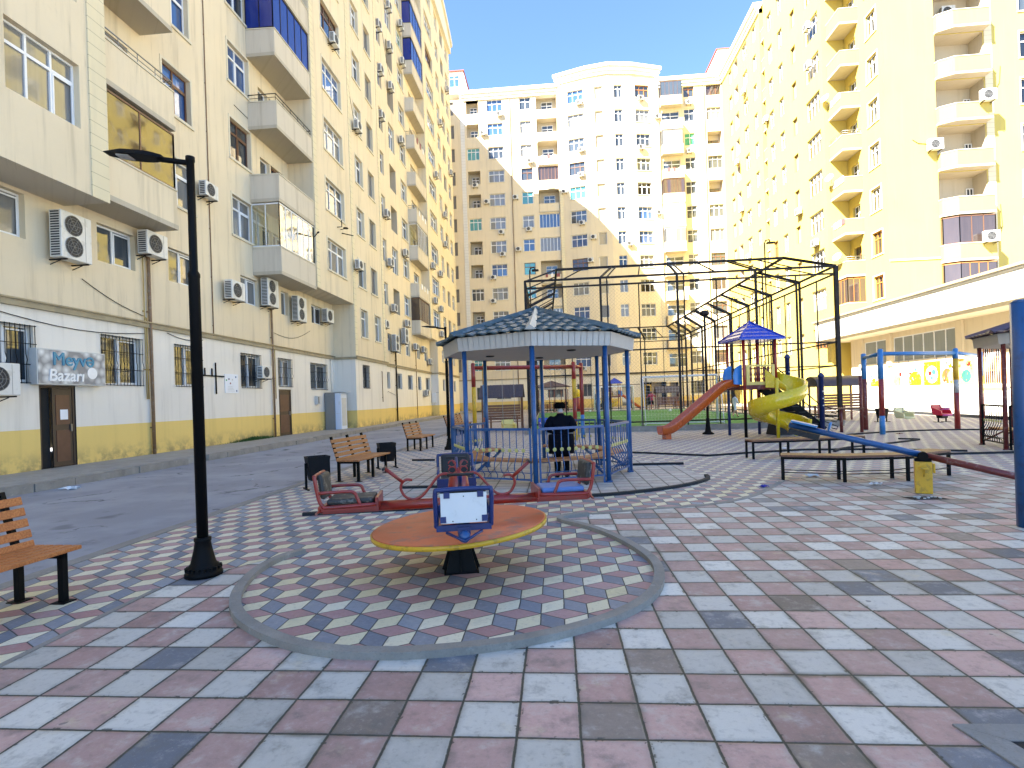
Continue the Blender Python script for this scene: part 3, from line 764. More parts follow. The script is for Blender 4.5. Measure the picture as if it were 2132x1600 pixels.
# ground floor and low second floor
for a, b, z0, z1, c_ in ((12.2, 13.55, 2.45, 3.98, 2), (15.72, 17.36, 2.46, 4.02, 2), (18.97, 20.5, 2.48, 4.03, 2), (23.19, 24.8, 2.5, 4.05, 2), (26.46, 27.86, 2.62, 4.06, 2), (30.1, 32.3, 2.53, 4.05, 2)):
    FA.win(a, b, z0, z1, c_, 0, 'frame_white', gp('glass_dark', 'glass_curtain', 'glass_dark'), None, True)
for a, b, z0, z1, c_ in ((11.6, 13.43, 6.3, 7.5, 2), (15.72, 17.24, 6.32, 7.5, 2), (18.83, 20.36, 6.36, 7.6, 2), (23.4, 24.85, 6.37, 7.6, 2), (27.0, 27.75, 6.38, 7.6, 1), (30.5, 32.0, 6.42, 7.5, 2)):
    FA.win(a, b, z0, z1, c_, 0, 'frame_white', gp('glass_dark', 'glass_curtain'), None)
B1.win(34.75, 35.95, 2.63, 4.15, 2, 0, 'frame_grey', 'glass_dark', None, True)
for a, b in ((40.5, 41.9), (43.75, 45.25), (47.1, 48.65), (50.6, 51.85), (53.7, 55.5)): RC.win(a, b, 2.72, 4.03, 2, 0, 'frame_grey', 'glass_dark', None, True)
B1.win(34.75, 36.0, 6.02, 7.85, 1, .3, 'frame_white', 'glass_curtain', 'plaster_trim'); B1.win(37.5, 38.75, 6.02, 7.85, 1, .3, 'frame_white', 'glass_curtain', 'plaster_trim')
for a, b in ((41.6, 42.6), (44.2, 45.2), (46.7, 48.1), (50.6, 51.6), (53.4, 54.8)): RC.win(a, b, 5.7, 7.1, 2, .3, 'frame_white', 'glass_dark', None)
FA.hole(*FA.span(13.66, 14.78), .1, 2.4, .22, 'dark_inside'); FA.hole(*FA.span(26.46, 27.72), .1, 2.48, .2, 'dark_inside')
for k in range(0, 9):
    z = FL(k); s0, s1 = z + 1.4, z + 3.2
    B0.win(11.72, 13.74, s0, s1 - .08, 3, .3, 'frame_white', 'glass_curtain' if k == 0 else gp(), None)
    B0.win(6.5, 8.6, s0, s1, 3, .3, 'frame_white', gp(), None)
    FA.win(18.8, 20.35, s0, s1, 2, .3, 'frame_brown' if k == 1 else 'frame_white', 'glass_curtain' if k == 0 else 'glass_blue', 'plaster_trim')
    FA.win(22.95, 24.58, s0, s1, 2, .3, 'frame_brown' if k == 1 else 'frame_white', ['glass_curtain', 'glass_dark', 'glass_blue', 'glass_dark', 'glass_curtain'][k % 5], 'plaster_trim')
    FA.win(25.4, 26.3, z + .1, z + 2.5, 1, 0, 'frame_white', 'glass_dark', None); FA.win(26.4, 27.6, z + 1.0, z + 2.5, 2, 0, 'frame_white' if k != 1 else 'frame_brown', 'glass_dark', None)
    FA.win(15.6, 17.2, z + .2, z + 2.5, 2, .3, 'frame_white', 'glass_dark', None)
    B1.win(29.78, 32.42, s0, s1, 3, .3, 'frame_brown' if k == 4 else 'frame_white', ['glass_curtain', 'glass_dark', 'glass_curtain', 'glass_blue', 'glass_dark'][k % 5], 'plaster_trim')
    B1.win(34.55, 35.9, s0, s1, 2 if k else 1, .3, 'frame_white', ['glass_dark', 'glass_curtain', 'glass_dark', 'glass_curtain'][k % 4], 'plaster_trim')
    B1.win(37.0, 38.25, s0, s1, 1, 0, 'frame_grey', 'blind_grey', 'plaster_trim')
for k in range(0, 11):
    z = FL(k); s0, s1 = z + 1.4, z + 3.15
    RC.win(40.45, 42.1, s0, s1, 2, .3, 'frame_white', gp(), None)
    if k % 3 == 1: RC.win(43.6, 45.2, z + 1.0, s1, 3, .3, 'frame_white', gp(), None)
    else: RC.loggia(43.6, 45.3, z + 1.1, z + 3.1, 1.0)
    RC.win(46.8, 48.6, s0, s1, 2, .3, 'frame_white', gp('glass_curtain', 'glass_blue', 'glass_teal', 'glass_dark'), 'plaster_trim')
    RC.win(50.4, 52.4, z + .3, z + 2.6, 2, .3, 'frame_white', 'glass_dark', None)
    B3.win(54.6, 57.8, s0, s1, 3, .3, 'frame_brown' if k == 8 else 'frame_white', gp(), 'plaster_trim')
    B3.win(59.6, 61.1, s0, s1, 1, .3, 'frame_white', gp('glass_dark', 'blind_tan'), None)
    B3.win(62.5, 64.1, s0, s1, 1, 0, 'frame_grey', 'blind_grey', None)
    B3.win(65.4, 66.9, s0, s1, 2, .3, 'frame_white', gp(), None)
for a, b in ((58.2, 59.4), (61.5, 62.8), (64.5, 65.8)): B3.win(a, b, 2.7, 4.0, 2, 0, 'frame_grey', 'glass_dark', None, True); B3.win(a, b, 5.8, 7.2, 2, .3, 'frame_white', 'glass_dark', None)
FA.wall(w, 0, FA.L, .05, LOW, bandL)
B0.wall(w, 0, B0.L, 7.6, LOW, bandL)
Fac(LB, (-12.6, 14.6), (-14, 14.6)).wall(w, 0, 1.4, 7.6, LOW, bandL)
w.use('plaster_balcony'); w.quad((-14, -20, 7.6), (-14, 14.6, 7.6), (-12.6, 14.6, 7.6), (-12.6, -20, 7.6))
B1.wall(w, 0, B1.c(33.5), 7.95, LOW, bandL); B1.wall(w, B1.c(33.5), B1.L, .05, LOW, bandL)
w.use('plaster_balcony'); w.quad((-14, 28.2, 7.95), (-14, 33.5, 7.95), (-12.6, 33.5, 7.95), (-12.6, 28.2, 7.95))
Fac(LB, (-14, 28.2), (-12.6, 28.2)).wall(w, 0, 1.4, 7.95, LOW, bandL); Fac(LB, (-14, 33.5), (-12.6, 33.5)).wall(w, 0, 1.4, .05, 7.95, bandL)
Fac(LB, (-12.6, 39.9), (-13, 39.9)).wall(w, 0, .4, .05, LOW, bandL)
RC.wall(w, 0, RC.c(43.0), .05, LOW, bandL); RC.wall(w, RC.c(43.0), RC.c(53.2), .05, HIGH, bandL); RC.wall(w, RC.c(53.2), RC.L, .05, 7.95, bandL)
B3.wall(w, 0, B3.c(56), 7.95, HIGH + .3, bandL); B3.wall(w, B3.c(56), B3.L, .05, HIGH + .3, bandL)
w.use('plaster_balcony'); w.quad((-13, 53.2, 7.95), (-13, 56, 7.95), (-12.2, 56, 7.95), (-12.2, 53.2, 7.95))
Fac(LB, (-13, 53.2), (-12.2, 53.2)).wall(w, 0, .8, 7.95, HIGH, bandL); Fac(LB, (-13, 56), (-12.2, 56)).wall(w, 0, .8, .05, 7.95, bandL); Fac(LB, (-12.2, 68), (-15.45, 68)).wall(w, 0, 3.25, .05, HIGH, bandL)
FE.wall(w, 0, FE.L, .05, HIGH, bandL)
Fac(LB, (-24, 43.0), (-13, 43.0)).wall(w, 0, 11, LOW, HIGH, bandL); Fac(LB, (-24, -20), (-12.6, -20)).wall(w, 0, 11.4, 0, LOW, bandL)
w.use('plaster_cream'); w.quad((-24, -20, LOW), (-12.6, -20, LOW), (-12.6, 43, LOW), (-24, 43, LOW)); w.quad((-24, 43, HIGH), (-12.2, 43, HIGH), (-12.2, 68, HIGH), (-24, 68, HIGH))
w.quad((-24, -20, 0), (-24, -20, HIGH), (-24, 78.5, HIGH), (-24, 78.5, 0))
LB.part(w, 'wall')
# roof edge, with the arched parapet over the last bay
c = MB().use('plaster_trim')
for i in range(16):
    ya, yb = 53.2 + 14.8 * i / 16, 53.2 + 14.8 * (i + 1) / 16
    za = HIGH + .3 + 2.1 * math.sin(PI * min(1, (i) / 16 * 1.0)); zb = HIGH + .3 + 2.1 * math.sin(PI * (i + 1) / 16)
    c.hull([(-12.5, ya, HIGH - .5), (-11.85, ya, HIGH - .5), (-11.85, yb, HIGH - .5), (-12.5, yb, HIGH - .5)], [(-12.5, ya, za), (-11.85, ya, za), (-11.85, yb, zb), (-12.5, yb, zb)])
    c.hull([(-12.5, ya, za), (-11.65, ya, za), (-11.65, yb, zb), (-12.5, yb, zb)], [(-12.5, ya, za + .35), (-11.6, ya, za + .35), (-11.6, yb, zb + .35), (-12.5, yb, zb + .35)])
c.box(-13.4, -12.55, 43, 53.2, HIGH, HIGH + .8); LB.part(c, 'cornice'); c = MB().use('plaster_trim'); c.box(-13.2, -12.3, 39.9, 42.98, LOW, LOW + .7)
LB.part(c, 'cornice')
c = MB().use('string_stone')
for x0, x1, y0, y1 in ((-14, -13.9, -20, 33.4), (-12.598, -12.49, 33.4, 39.95), (-13, -12.89, 40.05, 55.9), (-12.198, -12.09, 55.9, 68)):
    c.box(x0 + .002, x1, y0, y1, 4.46, 4.60); c.tube([(x1 + .02, y0, 4.64), (x1 + .02, y1, 4.64)], .035, 6)
c.box(-13.9, -12.49, 33.39, 33.498, 4.46, 4.60); c.box(-12.89, -12.09, 55.88, 55.998, 4.46, 4.60)
LB.part(c, 'string_course')
plaster('quoin_white', (.72, .70, .64), .18, (.4, .36, .28), .42); plaster('quoin_cream', (.74, .64, .42), .18, (.4, .36, .28), .36)
q = MB().use('quoin_cream'); q.box(-12.598, -12.56, 14.02, 14.602, 7.58, LOW)
q.use('quoin_cream')
for y0 in (28.22, 33.52, 39.3): q.box(-12.598, -12.565, y0, y0 + .42, 7.97 if y0 < 30 else 4.62, LOW)
q.box(-12.198, -12.165, 53.22, 53.6, 7.97, HIGH); q.box(-12.198, -12.165, 67.5, 67.98, 4.65, HIGH)
LB.part(q, 'quoin')
# balconies
for k in range(0, 6):
    z = FL(k)
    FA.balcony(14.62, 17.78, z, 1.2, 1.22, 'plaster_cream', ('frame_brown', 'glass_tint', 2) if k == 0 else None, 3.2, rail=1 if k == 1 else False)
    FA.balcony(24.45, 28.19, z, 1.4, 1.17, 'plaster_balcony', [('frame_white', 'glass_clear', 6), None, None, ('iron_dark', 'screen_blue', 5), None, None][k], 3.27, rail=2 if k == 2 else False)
for k in range(0, 11):
    gl = {1: ('frame_brown', 'glass_tint', 4), 3: ('frame_white', 'glass_curtain', 7), 7: ('iron_dark', 'screen_blue', 4), 8: ('iron_dark', 'screen_blue', 4)}.get(k - 0)
    if k == 0: gl = ('frame_brown', 'glass_tint', 4)
    if k == 1: gl = None
    if k == 2: gl = ('frame_white', 'glass_clear', 7)
    if k == 3: gl = None
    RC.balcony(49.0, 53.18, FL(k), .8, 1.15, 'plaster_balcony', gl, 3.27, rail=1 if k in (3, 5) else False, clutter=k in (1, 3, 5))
# doors
def door(b, f, a, bb, z0, z1, label, leaf='door_brown', ajar=False, paper=False):
    c0, c1 = f.span(a, bb); wd, h = c1 - c0, z1 - z0
    d = MB().use(leaf); t = .07; y0, y1 = .03, .10
    d.box(0, t, y0, y1, 0, h); d.box(wd - t, wd, y0, y1, 0, h); d.box(t, wd - t, y0, y1, h - t, h)
    x0 = t if not ajar else wd * .38
    d.box(x0 + .005, wd - t - .005, y0 + .02, y1 - .01, .01, h - t - .005)
    d.use('door_panel'); d.box(x0 + .1, wd - t - .1, y0 + .005, y0 + .019, .15, h * .45); d.box(x0 + .1, wd - t - .1, y0 + .005, y0 + .019, h * .52, h - t - .2)
    if ajar: d.use('dark_inside'); d.box(t, x0, y1 + .05, y1 + .08, 0, h - t)
    d.xf(f.mtx(c0, z0)); o = b.part(d, 'door'); o['label'] = label
    k = MB().use('chain_steel'); k.box(wd - t - .09, wd - t - .05, y0 - .03, y0 + .004, h * .43, h * .52)
    k.xf(f.mtx(c0, z0)); b.part(k, 'handle', parent=o)
    if paper:
        k = MB().use('paper_white'); k.box(x0 + .22, x0 + .46, y0 - .004, y0 + .003, h * .58, h * .66 + .1); k.xf(f.mtx(c0, z0)); b.part(k, 'notice', parent=o)
door(LB, FA, 13.66, 14.78, .1, 2.4, 'dark brown shop door with its left leaf open and a paper notice', ajar=True, paper=True)
door(LB, FA, 26.46, 27.72, .1, 2.48, 'plain dark brown steel door')
# pipes and cables on the wall
def pipe(b, f, y, z0, z1, r, m, out=.07, name='downpipe', kink=0):
    mb = MB().use(m); pts = [f.pt(f.c(y), z1, .01), f.pt(f.c(y), z1, out), f.pt(f.c(y + kink), (z0 + z1) / 2, out), f.pt(f.c(y), z0, out)]; mb.tube(pts, r, 8)
    for z in range(int(z0) + 1, int(z1), 2): mb.box(*sorted((f.pt(f.c(y), z, 0).x + .003, f.pt(f.c(y), z, out).x)), y - r * 1.4, y + r * 1.4, z, z + .04)
    b.part(mb, name)
pipe(LB, FA, 17.72, .1, 6.95, .055, 'pipe_rust', .09); pipe(LB, FA, 17.58, 2.0, 4.8, .022, 'pipe_ochre', .06, 'gas_pipe'); pipe(LB, FA, 17.50, 2.0, 6.9, .018, 'pipe_ochre', .06, 'gas_pipe')
pipe(LB, FA, 25.85, .1, 6.45, .05, 'pipe_rust', .09); pipe(LB, FA, 21.3, 4.6, 30, .02, 'pipe_rust', .03, 'conduit'); pipe(LB, FA, 26.1, 2.0, 4.6, .02, 'pipe_ochre', .05, 'gas_pipe'); pipe(LB, FA, 24.95, 7.9, 12, .03, 'plaster_trim', .05, 'conduit')
pipe(LB, FA, 32.9, 2.3, 4.4, .05, 'plaster_ground', .07); pipe(LB, RC, 43.3, .1, 6.6, .06, 'iron_black', .1); pipe(LB, RC, 49.8, .1, 6.8, .035, 'pipe_rust', .08); pipe(LB, B1, 38.6, 1.7, 3.9, .025, 'pipe_rust', .05, 'gas_pipe')
def sag(a, b, z0, z1, s, n=8): return [(a + (b - a) * i / n, z0 + (z1 - z0) * i / n - s * math.sin(PI * i / n)) for i in range(n + 1)]
cable(LB, FA, sag(12.3, 17.5, 4.3, 4.25, .22)); cable(LB, FA, sag(15.1, 17.5, 5.6, 4.85, .1)); cable(LB, FA, sag(18.6, 20.6, 4.4, 4.35, .12)); cable(LB, FA, sag(26.1, 30.2, 5.3, 5.9, .35), .01)
cable(LB, FA, [(23.3, 15.2), (24.4, 15.15)]); cable(LB, FA, [(12.4, 16.2), (14.5, 16.0)]); cable(LB, RC, [(40.3, 1.9), (41.2, 2.5), (43.2, 2.2)]); cable(LB, B1, sag(33.6, 35.2, 22.3, 19.6, .5), .012); cable(LB, RC, sag(42.7, 44.6, 31.5, 29, .6), .012)
finish_windows(LB)
g1 = 'air conditioners on the left block'
for f, y, z, k, lb in (
    (FA, 14.35, 5.95, 'double', 'tall twin-fan air conditioner under the big corner bay, above the shop sign'),
    (FA, 17.55, 6.9, 'big', 'white air conditioner under the tinted balcony, at the top of the downpipe'),
    (FA, 20.85, 10.1, 'small', 'lone white air conditioner on the blank wall just right of the near lamp pole'),
    (FA, 22.3, 6.25, 'big', 'grey hooded unit beside the small window between two seams, left of two twin-fan units'),
    (FA, 25.2, 6.45, 'double', 'left of the two tall twin-fan air conditioners over the plain steel door'),
    (FA, 28.2, 6.15, 'double', 'right of the two tall twin-fan air conditioners, below the overhanging bay'),
    (FA, 31.9, 6.6, 'big', 'air conditioner in the dark corner under the overhanging bay'),
    (FA, 12.1, 2.1, 'big', 'air conditioner left of the shop sign, at the left edge'),
    (FA, 24.6, 2.95, 'small', 'white air conditioner just left of the barred window over the plain steel door'),
    (B1, 31.0, 22.7, 'small', 'air conditioner under the open brown framed window high on the bay'),
    (B1, 34.5, 19.4, 'small', 'air conditioner on the edge of the left block bay, seventh floor'),
    (B1, 33.9, 10.2, 'small', 'white air conditioner with black fan beside the wide third floor window')):
    ac(f, y, z, k, lb, g1)
rc = [(40.9, 30.4), (41.1, 27.1), (41.0, 23.5), (43.9, 34.0), (43.8, 30.6), (43.8, 27.3), (47.6, 35.0), (47.8, 31.8), (46.6, 24.2), (41.6, 16.1), (42.1, 12.4), (46.7, 14.4), (42.7, 8.9), (40.3, 7.3), (45.3, 6.6), (49.1, 6.4), (52.0, 6.4), (54.7, 5.4), (52.7, 2.2), (46.5, 8.2)]
def colname(y): return 'first window column past the bay' if y < 42.8 else 'niche column past the bay' if y < 45.5 else 'window column left of the far balconies' if y < 49 else 'wall under the far balconies'
for y, z in rc:
    ac(RC, y, z, 'double' if (y, z) == (45.3, 6.6) else 'small', f'small wall unit on the left block, {ORD[max(0, int((z - 4.5) / 3.42 + 1))]} floor, {colname(y)}', g1)
ac(RC, 42.5, 5.7, 'double', 'dark tall twin-fan unit above the black downpipe on the left block', g1)
for y, z in [(60.3, 32.6), (65.2, 39.1), (57.0, 25.4), (54.0, 15.0), (57.6, 15.0), (61.1, 22.5), (60.9, 19.1), (65.9, 29.3), (54.6, 11.6), (57.3, 11.2), (57.3, 8.5)]:
    ac(B3, y, z, 'small', f'small unit on the left block end bay, {ORD[max(0, int((z - 4.5) / 3.42 + 1))]} floor' + (', nearer the balconies' if y < 56 else ', beside the wide windows' if y < 59 else ', beside the narrow windows' if y < 62 else ', at its far edge'), g1)

# ================================================================== back apartment block
BB = Building('apartment_building', 'tall cream apartment block closing the far end of the courtyard', (6, 78.5, 0))
bandB = [(1.25, 'plaster_yellow'), (4.48, 'plaster_pale'), (99, 'plaster_back')]
ROOF = 45.5
w = MB()
FB1 = Fac(BB, (-15.5, 78.5), (1.5, 78.5)); FB2 = Fac(BB, (15.75, 78.5), (27, 78.5))
bay = [(1.5, 78.3), (5.75, 77.35), (8.65, 77.05), (11.7, 77.35), (15.75, 78.3)]
FBs = [Fac(BB, bay[i], bay[i + 1]) for i in range(4)]
rnd = random.Random(11)
for k in range(-1, 11):
    z = FL(k); s0, s1 = z + 1.3, z + 3.05; dk = k >= 0
    FB1.win(-14.75, -13.6, s0 - .1, s1 + .1, 1, 0, 'frame_grey', 'blind_grey')
    if k % 3 == 2: FB1.win(-11.75, -9.95, s0, s1, 3, .3, 'frame_white', gp('glass_dark', 'glass_teal'))
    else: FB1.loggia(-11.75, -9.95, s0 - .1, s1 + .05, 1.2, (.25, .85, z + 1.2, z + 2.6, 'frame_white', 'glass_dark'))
    FB1.win(-8.7, -6.45, s0, s1, 3, .35, 'frame_white', gp('glass_curtain', 'glass_blue', 'glass_dark', 'glass_curtain'), 'plaster_trim')
    FB1.win(-3.95, -2.33, s0, s1, 2, .35, 'frame_brown' if k in (3, 7) else 'frame_white', gp('glass_curtain', 'glass_teal', 'glass_blue', 'glass_dark'), 'plaster_trim' if k < 6 else None)
    if k in (1, 4, 5, 7): FB1.win(-1.55, 1.4, z + 1.15, z + 3.15, 6, .0, 'frame_brown' if k == 7 else 'frame_white', 'glass_tint' if k == 7 else gp('glass_blue', 'glass_curtain'))
    else: FB1.loggia(-1.55, 1.4, z + 1.1, z + 3.2, 1.3, (.25, .8, z + .9, z + 2.7, 'frame_white', 'glass_dark'))
    FBs[0].win(2.95, 5.15, s0, s1, 3, .35, 'frame_brown' if k in (3, 7) else 'frame_white', 'glass_teal' if k == 6 else gp('glass_curtain', 'glass_dark', 'glass_blue'), 'plaster_trim')
    FBs[1].win(6.72, 7.86, s0, s1, 1, 0, 'frame_white', 'blind_tan' if k > 1 else 'blind_grey')
    FBs[2].win(9.45, 10.58, s0, s1, 2, .3, 'frame_white', gp('glass_dark', 'glass_deep', 'glass_curtain'))
    FBs[3].win(12.4, 14.4, s0, s1, 3, .35, 'frame_orange' if k == 10 else 'frame_white', gp('glass_deep', 'glass_dark', 'glass_blue', 'glass_curtain'), 'plaster_trim')
    FB2.win(16.2, 18.6, z + .9, z + 2.8, 2, .3, 'frame_white', 'glass_dark')
    FB2.win(19.3, 20.72, s0, s1, 2, .35, 'frame_orange' if k == 10 else 'frame_white', 'green_curtain' if k == 8 else gp('glass_curtain', 'glass_dark'))
    if k in (8, 6): FB2.loggia(22.4, 24.4, s0, s1, 1.2, (.1, .9, z + 1.1, z + 2.2, 'frame_brown', 'glass_dark'))
    else: FB2.win(22.4, 24.4, s0, s1, 3, .3 if k % 2 else 0, rnd.choice(['frame_white', 'frame_grey', 'frame_brown']), gp('glass_dark', 'glass_tint', 'blind_grey'))
for a, b_, m_ in ((-11.5, -10.0, 0), (-8.6, -6.5, 0), (-4, -2.4, 0), (-1.2, 1.1, 0)): FB1.win(a, b_, 1.6, 3.4, 2, 0, 'frame_grey', 'glass_dark')
FBs[0].win(3, 5.1, 1.6, 3.4, 3, 0, 'frame_grey', 'glass_dark'); FBs[1].win(6.7, 7.9, 1.6, 3.4, 2, 0, 'frame_grey', 'glass_dark'); FBs[2].win(9.2, 10.6, .1, 3.0, 2, 0, 'frame_grey', 'glass_dark')
FBs[3].hole(*FBs[3].span(12.3, 15.6), .05, 3.3, 2.0, 'dark_inside', 'dark_inside'); FB2.hole(*FB2.span(16.1, 17.3), .05, 3.2, 2.0, 'dark_inside', 'dark_inside'); FB2.win(19, 20.7, 1.5, 3.3, 2, 0, 'frame_grey', 'glass_dark'); FB2.win(22.4, 24.2, 1.5, 3.3, 2, 0, 'frame_grey', 'glass_dark')
FB1.wall(w, 0, FB1.L, 0, ROOF, bandB); FB2.wall(w, 0, FB2.L, 0, ROOF, bandB)
for f in FBs: f.wall(w, 0, f.L, 0, 46.9, bandB)
w.use('plaster_back'); w.quad((1.5, 78.5, 0), (1.5, 78.3, 0), (1.5, 78.3, 47.2), (1.5, 78.5, 47.2)); w.quad((15.75, 78.3, 0), (15.75, 78.5, 0), (15.75, 78.5, 47.2), (15.75, 78.3, 47.2))
w.box(-15.5, 27, 79.9, 90, 0, ROOF); w.box(1.5, 15.75, 78.4, 90, ROOF + .01, 47.2)
BB.part(w, 'wall')
c = MB().use('plaster_white')
for i, (o, z0, z1) in enumerate(((.18, 45.2, 45.6), (.34, 45.6, 46.0), (.55, 46.0, 46.5))):
    FB1.slab(c, FB1.c(-12.6), FB1.L - .01, z0, z1, -.8, o, 'plaster_white')
BB.part(c, 'cornice'); c = MB()
for i, (o, z0, z1) in enumerate(((.18, 45.2, 45.6), (.34, 45.6, 46.0), (.55, 46.0, 46.5))): FB2.slab(c, .01, FB2.c(25.4), z0 - .3, z1 - .3, -.8, o, 'plaster_white')
BB.part(c, 'cornice'); c = MB().use('plaster_white')
for o, z0, z1 in ((.2, 46.4, 46.85), (.38, 46.85, 47.3), (.62, 47.3, 47.75)):
    for i in range(4):
        a, b_ = Vector(bay[i]), Vector(bay[i + 1]); ctr = Vector((8.65, 82)); ea, eb = (a - ctr).normalized() * o, (b_ - ctr).normalized() * o
        zc = [0, .2, .3, .2, 0]
        c.hull([(a.x, 79.5, z0), (b_.x, 79.5, z0), (b_.x + eb.x, b_.y + eb.y, z0 + zc[i + 1]), (a.x + ea.x, a.y + ea.y, z0 + zc[i])][::-1], [(a.x, 79.5, z1), (b_.x, 79.5, z1), (b_.x + eb.x, b_.y + eb.y, z1 + zc[i + 1]), (a.x + ea.x, a.y + ea.y, z1 + zc[i])][::-1])
BB.part(c, 'cornice')
c = MB().use('roof_red')
for i in range(4):
    a, b_ = bay[i], bay[i + 1]; zc = [0, .2, .3, .2, 0]
    c.quad((a[0], a[1] - .2, 47.77 + zc[i]), (b_[0], b_[1] - .2, 47.77 + zc[i + 1]), (b_[0], 84, 48.6), (a[0], 84, 48.6))
c.quad((-12.6, 78.2, 46.52), (1.4, 78.2, 46.52), (1.4, 86, 47.4), (-12.6, 86, 47.4)); c.quad((15.9, 78.2, 46.22), (25.4, 78.2, 46.22), (25.4, 86, 47.2), (15.9, 86, 47.2))
c.box(-15.2, -11.8, 78.1, 84, 49.5, 49.62)
c.box(23.85, 29, 77.9, 86, 49.4, 49.52)
BB.part(c, 'roof')
c = MB().use('plaster_white'); c.box(-15, -12, 78.3, 84, 46.3, 49.5); c.hull([(-12, 78.3, 46.3), (-11.3, 78.3, 46.3), (-11.3, 84, 46.3), (-12, 84, 46.3)], [(-12, 78.3, 49.48), (-11.95, 78.3, 49.48), (-11.95, 84, 49.48), (-12, 84, 49.48)]); BB.part(c, 'attic')
c = MB().use('plaster_white'); c.box(24, 29, 78.0, 86, 45.5, 49.4)
BB.part(c, 'attic')
FT = Fac(BB, (-15, 78.3), (-12, 78.3)); BB.wins.append(dict(m=FT.mtx(1.0, 47.2, .14), w=1.5, h=1.7, cols=2, trans=.3, frame='frame_white', pane='glass_blue', trim=None, grille=False, depth=.12, size=.0004))
q = MB().use('quoin_white'); q.box(-12.65, -12.05, 78.44, 78.498, 4.6, 45.2); BB.part(q, 'quoin')
for x, zt in ((-5.35, 45.2), (22.1, 44.9)): q = MB().use('pipe_rust'); q.tube([(x, 78.42, .1), (x, 78.42, zt)], .06, 6); BB.part(q, 'downpipe')
q = MB().use('quoin_cream'); q.box(1.42, 1.5, 78.28, 78.49, 4.6, 46.6); q.box(1.505, 1.95, 78.14, 78.20, 4.6, 46.6); q.box(15.3, 15.745, 78.14, 78.20, 4.6, 46.6); BB.part(q, 'quoin')
q = MB().use('string_stone'); FB1.slab(q, 0, FB1.L, 4.4, 4.55, .002, .12, 'string_stone'); FB2.slab(q, 0, FB2.L, 4.4, 4.55, .002, .12, 'string_stone')
for f in FBs: f.slab(q, 0, f.L, 4.4, 4.55, .002, .12, 'string_stone')
BB.part(q, 'string_course')
for k in range(0, 11):
    gl = {10: ('frame_brown', 'glass_dark', 5), 6: ('frame_brown', 'glass_tint', 6), 5: ('frame_white', 'cloth_white', 3), 4: ('frame_white', 'glass_curtain', 4), 8: ('frame_grey', 'glass_curtain', 4)}.get(k)
    FB2.balcony(15.95, 18.9, FL(k), 1.0, 1.15, 'plaster_back', gl, 3.2, clutter=k == 7)
    if k in (0, 2, 3, 6, 8, 9): FB1.balcony(-1.5, 1.38, FL(k), .12, 1.12, 'plaster_back', None, clutter=k in (3, 8))
finish_windows(BB)
aw = MB().use('awning_grey'); aw.hull([(12.0, 74.6, 3.3), (18, 74.6, 3.3), (18, 77.0, 3.7), (12, 77.0, 3.7)], [(12.0, 74.6, 3.45), (18, 74.6, 3.45), (18, 77.0, 3.9), (12, 77.0, 3.9)])
for x in (12.1, 15, 17.9): aw.tube([(x, 74.7, 3.3), (x, 74.7, 0)], .05, 6)
BB.part(aw, 'awning')
g2 = 'air conditioners on the far block'
def bcol(x): return ('left dark opening column' if x < -9.8 else 'left wide window column' if x < -5.5 else 'column left of the flush balconies' if x < -1 else 'first column of the curved bay' if x < 5.3 else 'blind column of the curved bay' if x < 8.5 else 'narrow window column of the curved bay' if x < 11.5 else 'last window column of the curved bay' if x < 14.6 else 'projecting balcony column' if x < 18.5 else 'column right of the projecting balconies')
for x, z in [(-6.9, 42.6), (-9.4, 40.0), (4.6, 42.9), (13.1, 42.9), (19.9, 42.2), (15.4, 40.4), (-2.7, 35.5), (4.7, 36.2), (12.9, 36.0), (19.8, 35.4), (4.6, 32.7), (-10.7, 32.5), (-9.1, 30.0), (-4.9, 30.4), (2.2, 30.7), (-7.1, 25.5), (-3.1, 25.7), (4.5, 25.9), (15.2, 26.9), (-4.7, 22.9), (-7.0, 22.3), (6.0, 23.7), (10.9, 22.5), (-8.5, 19.0), (-8.6, 15.6), (5.55, 20.5), (-10.7, 12.2), (4.1, 5.3)]:
    f = FB1 if x < 1.5 else FB2 if x > 15.75 else next(g for g in FBs if g.p0.x - .01 <= x <= g.p1.x)
    ac(f, x, z, 'small', f'tiny wall unit on the far block, {ORD[int((z - 4.48) / 3.42 + 1)]} floor, {bcol(x)}', g2)

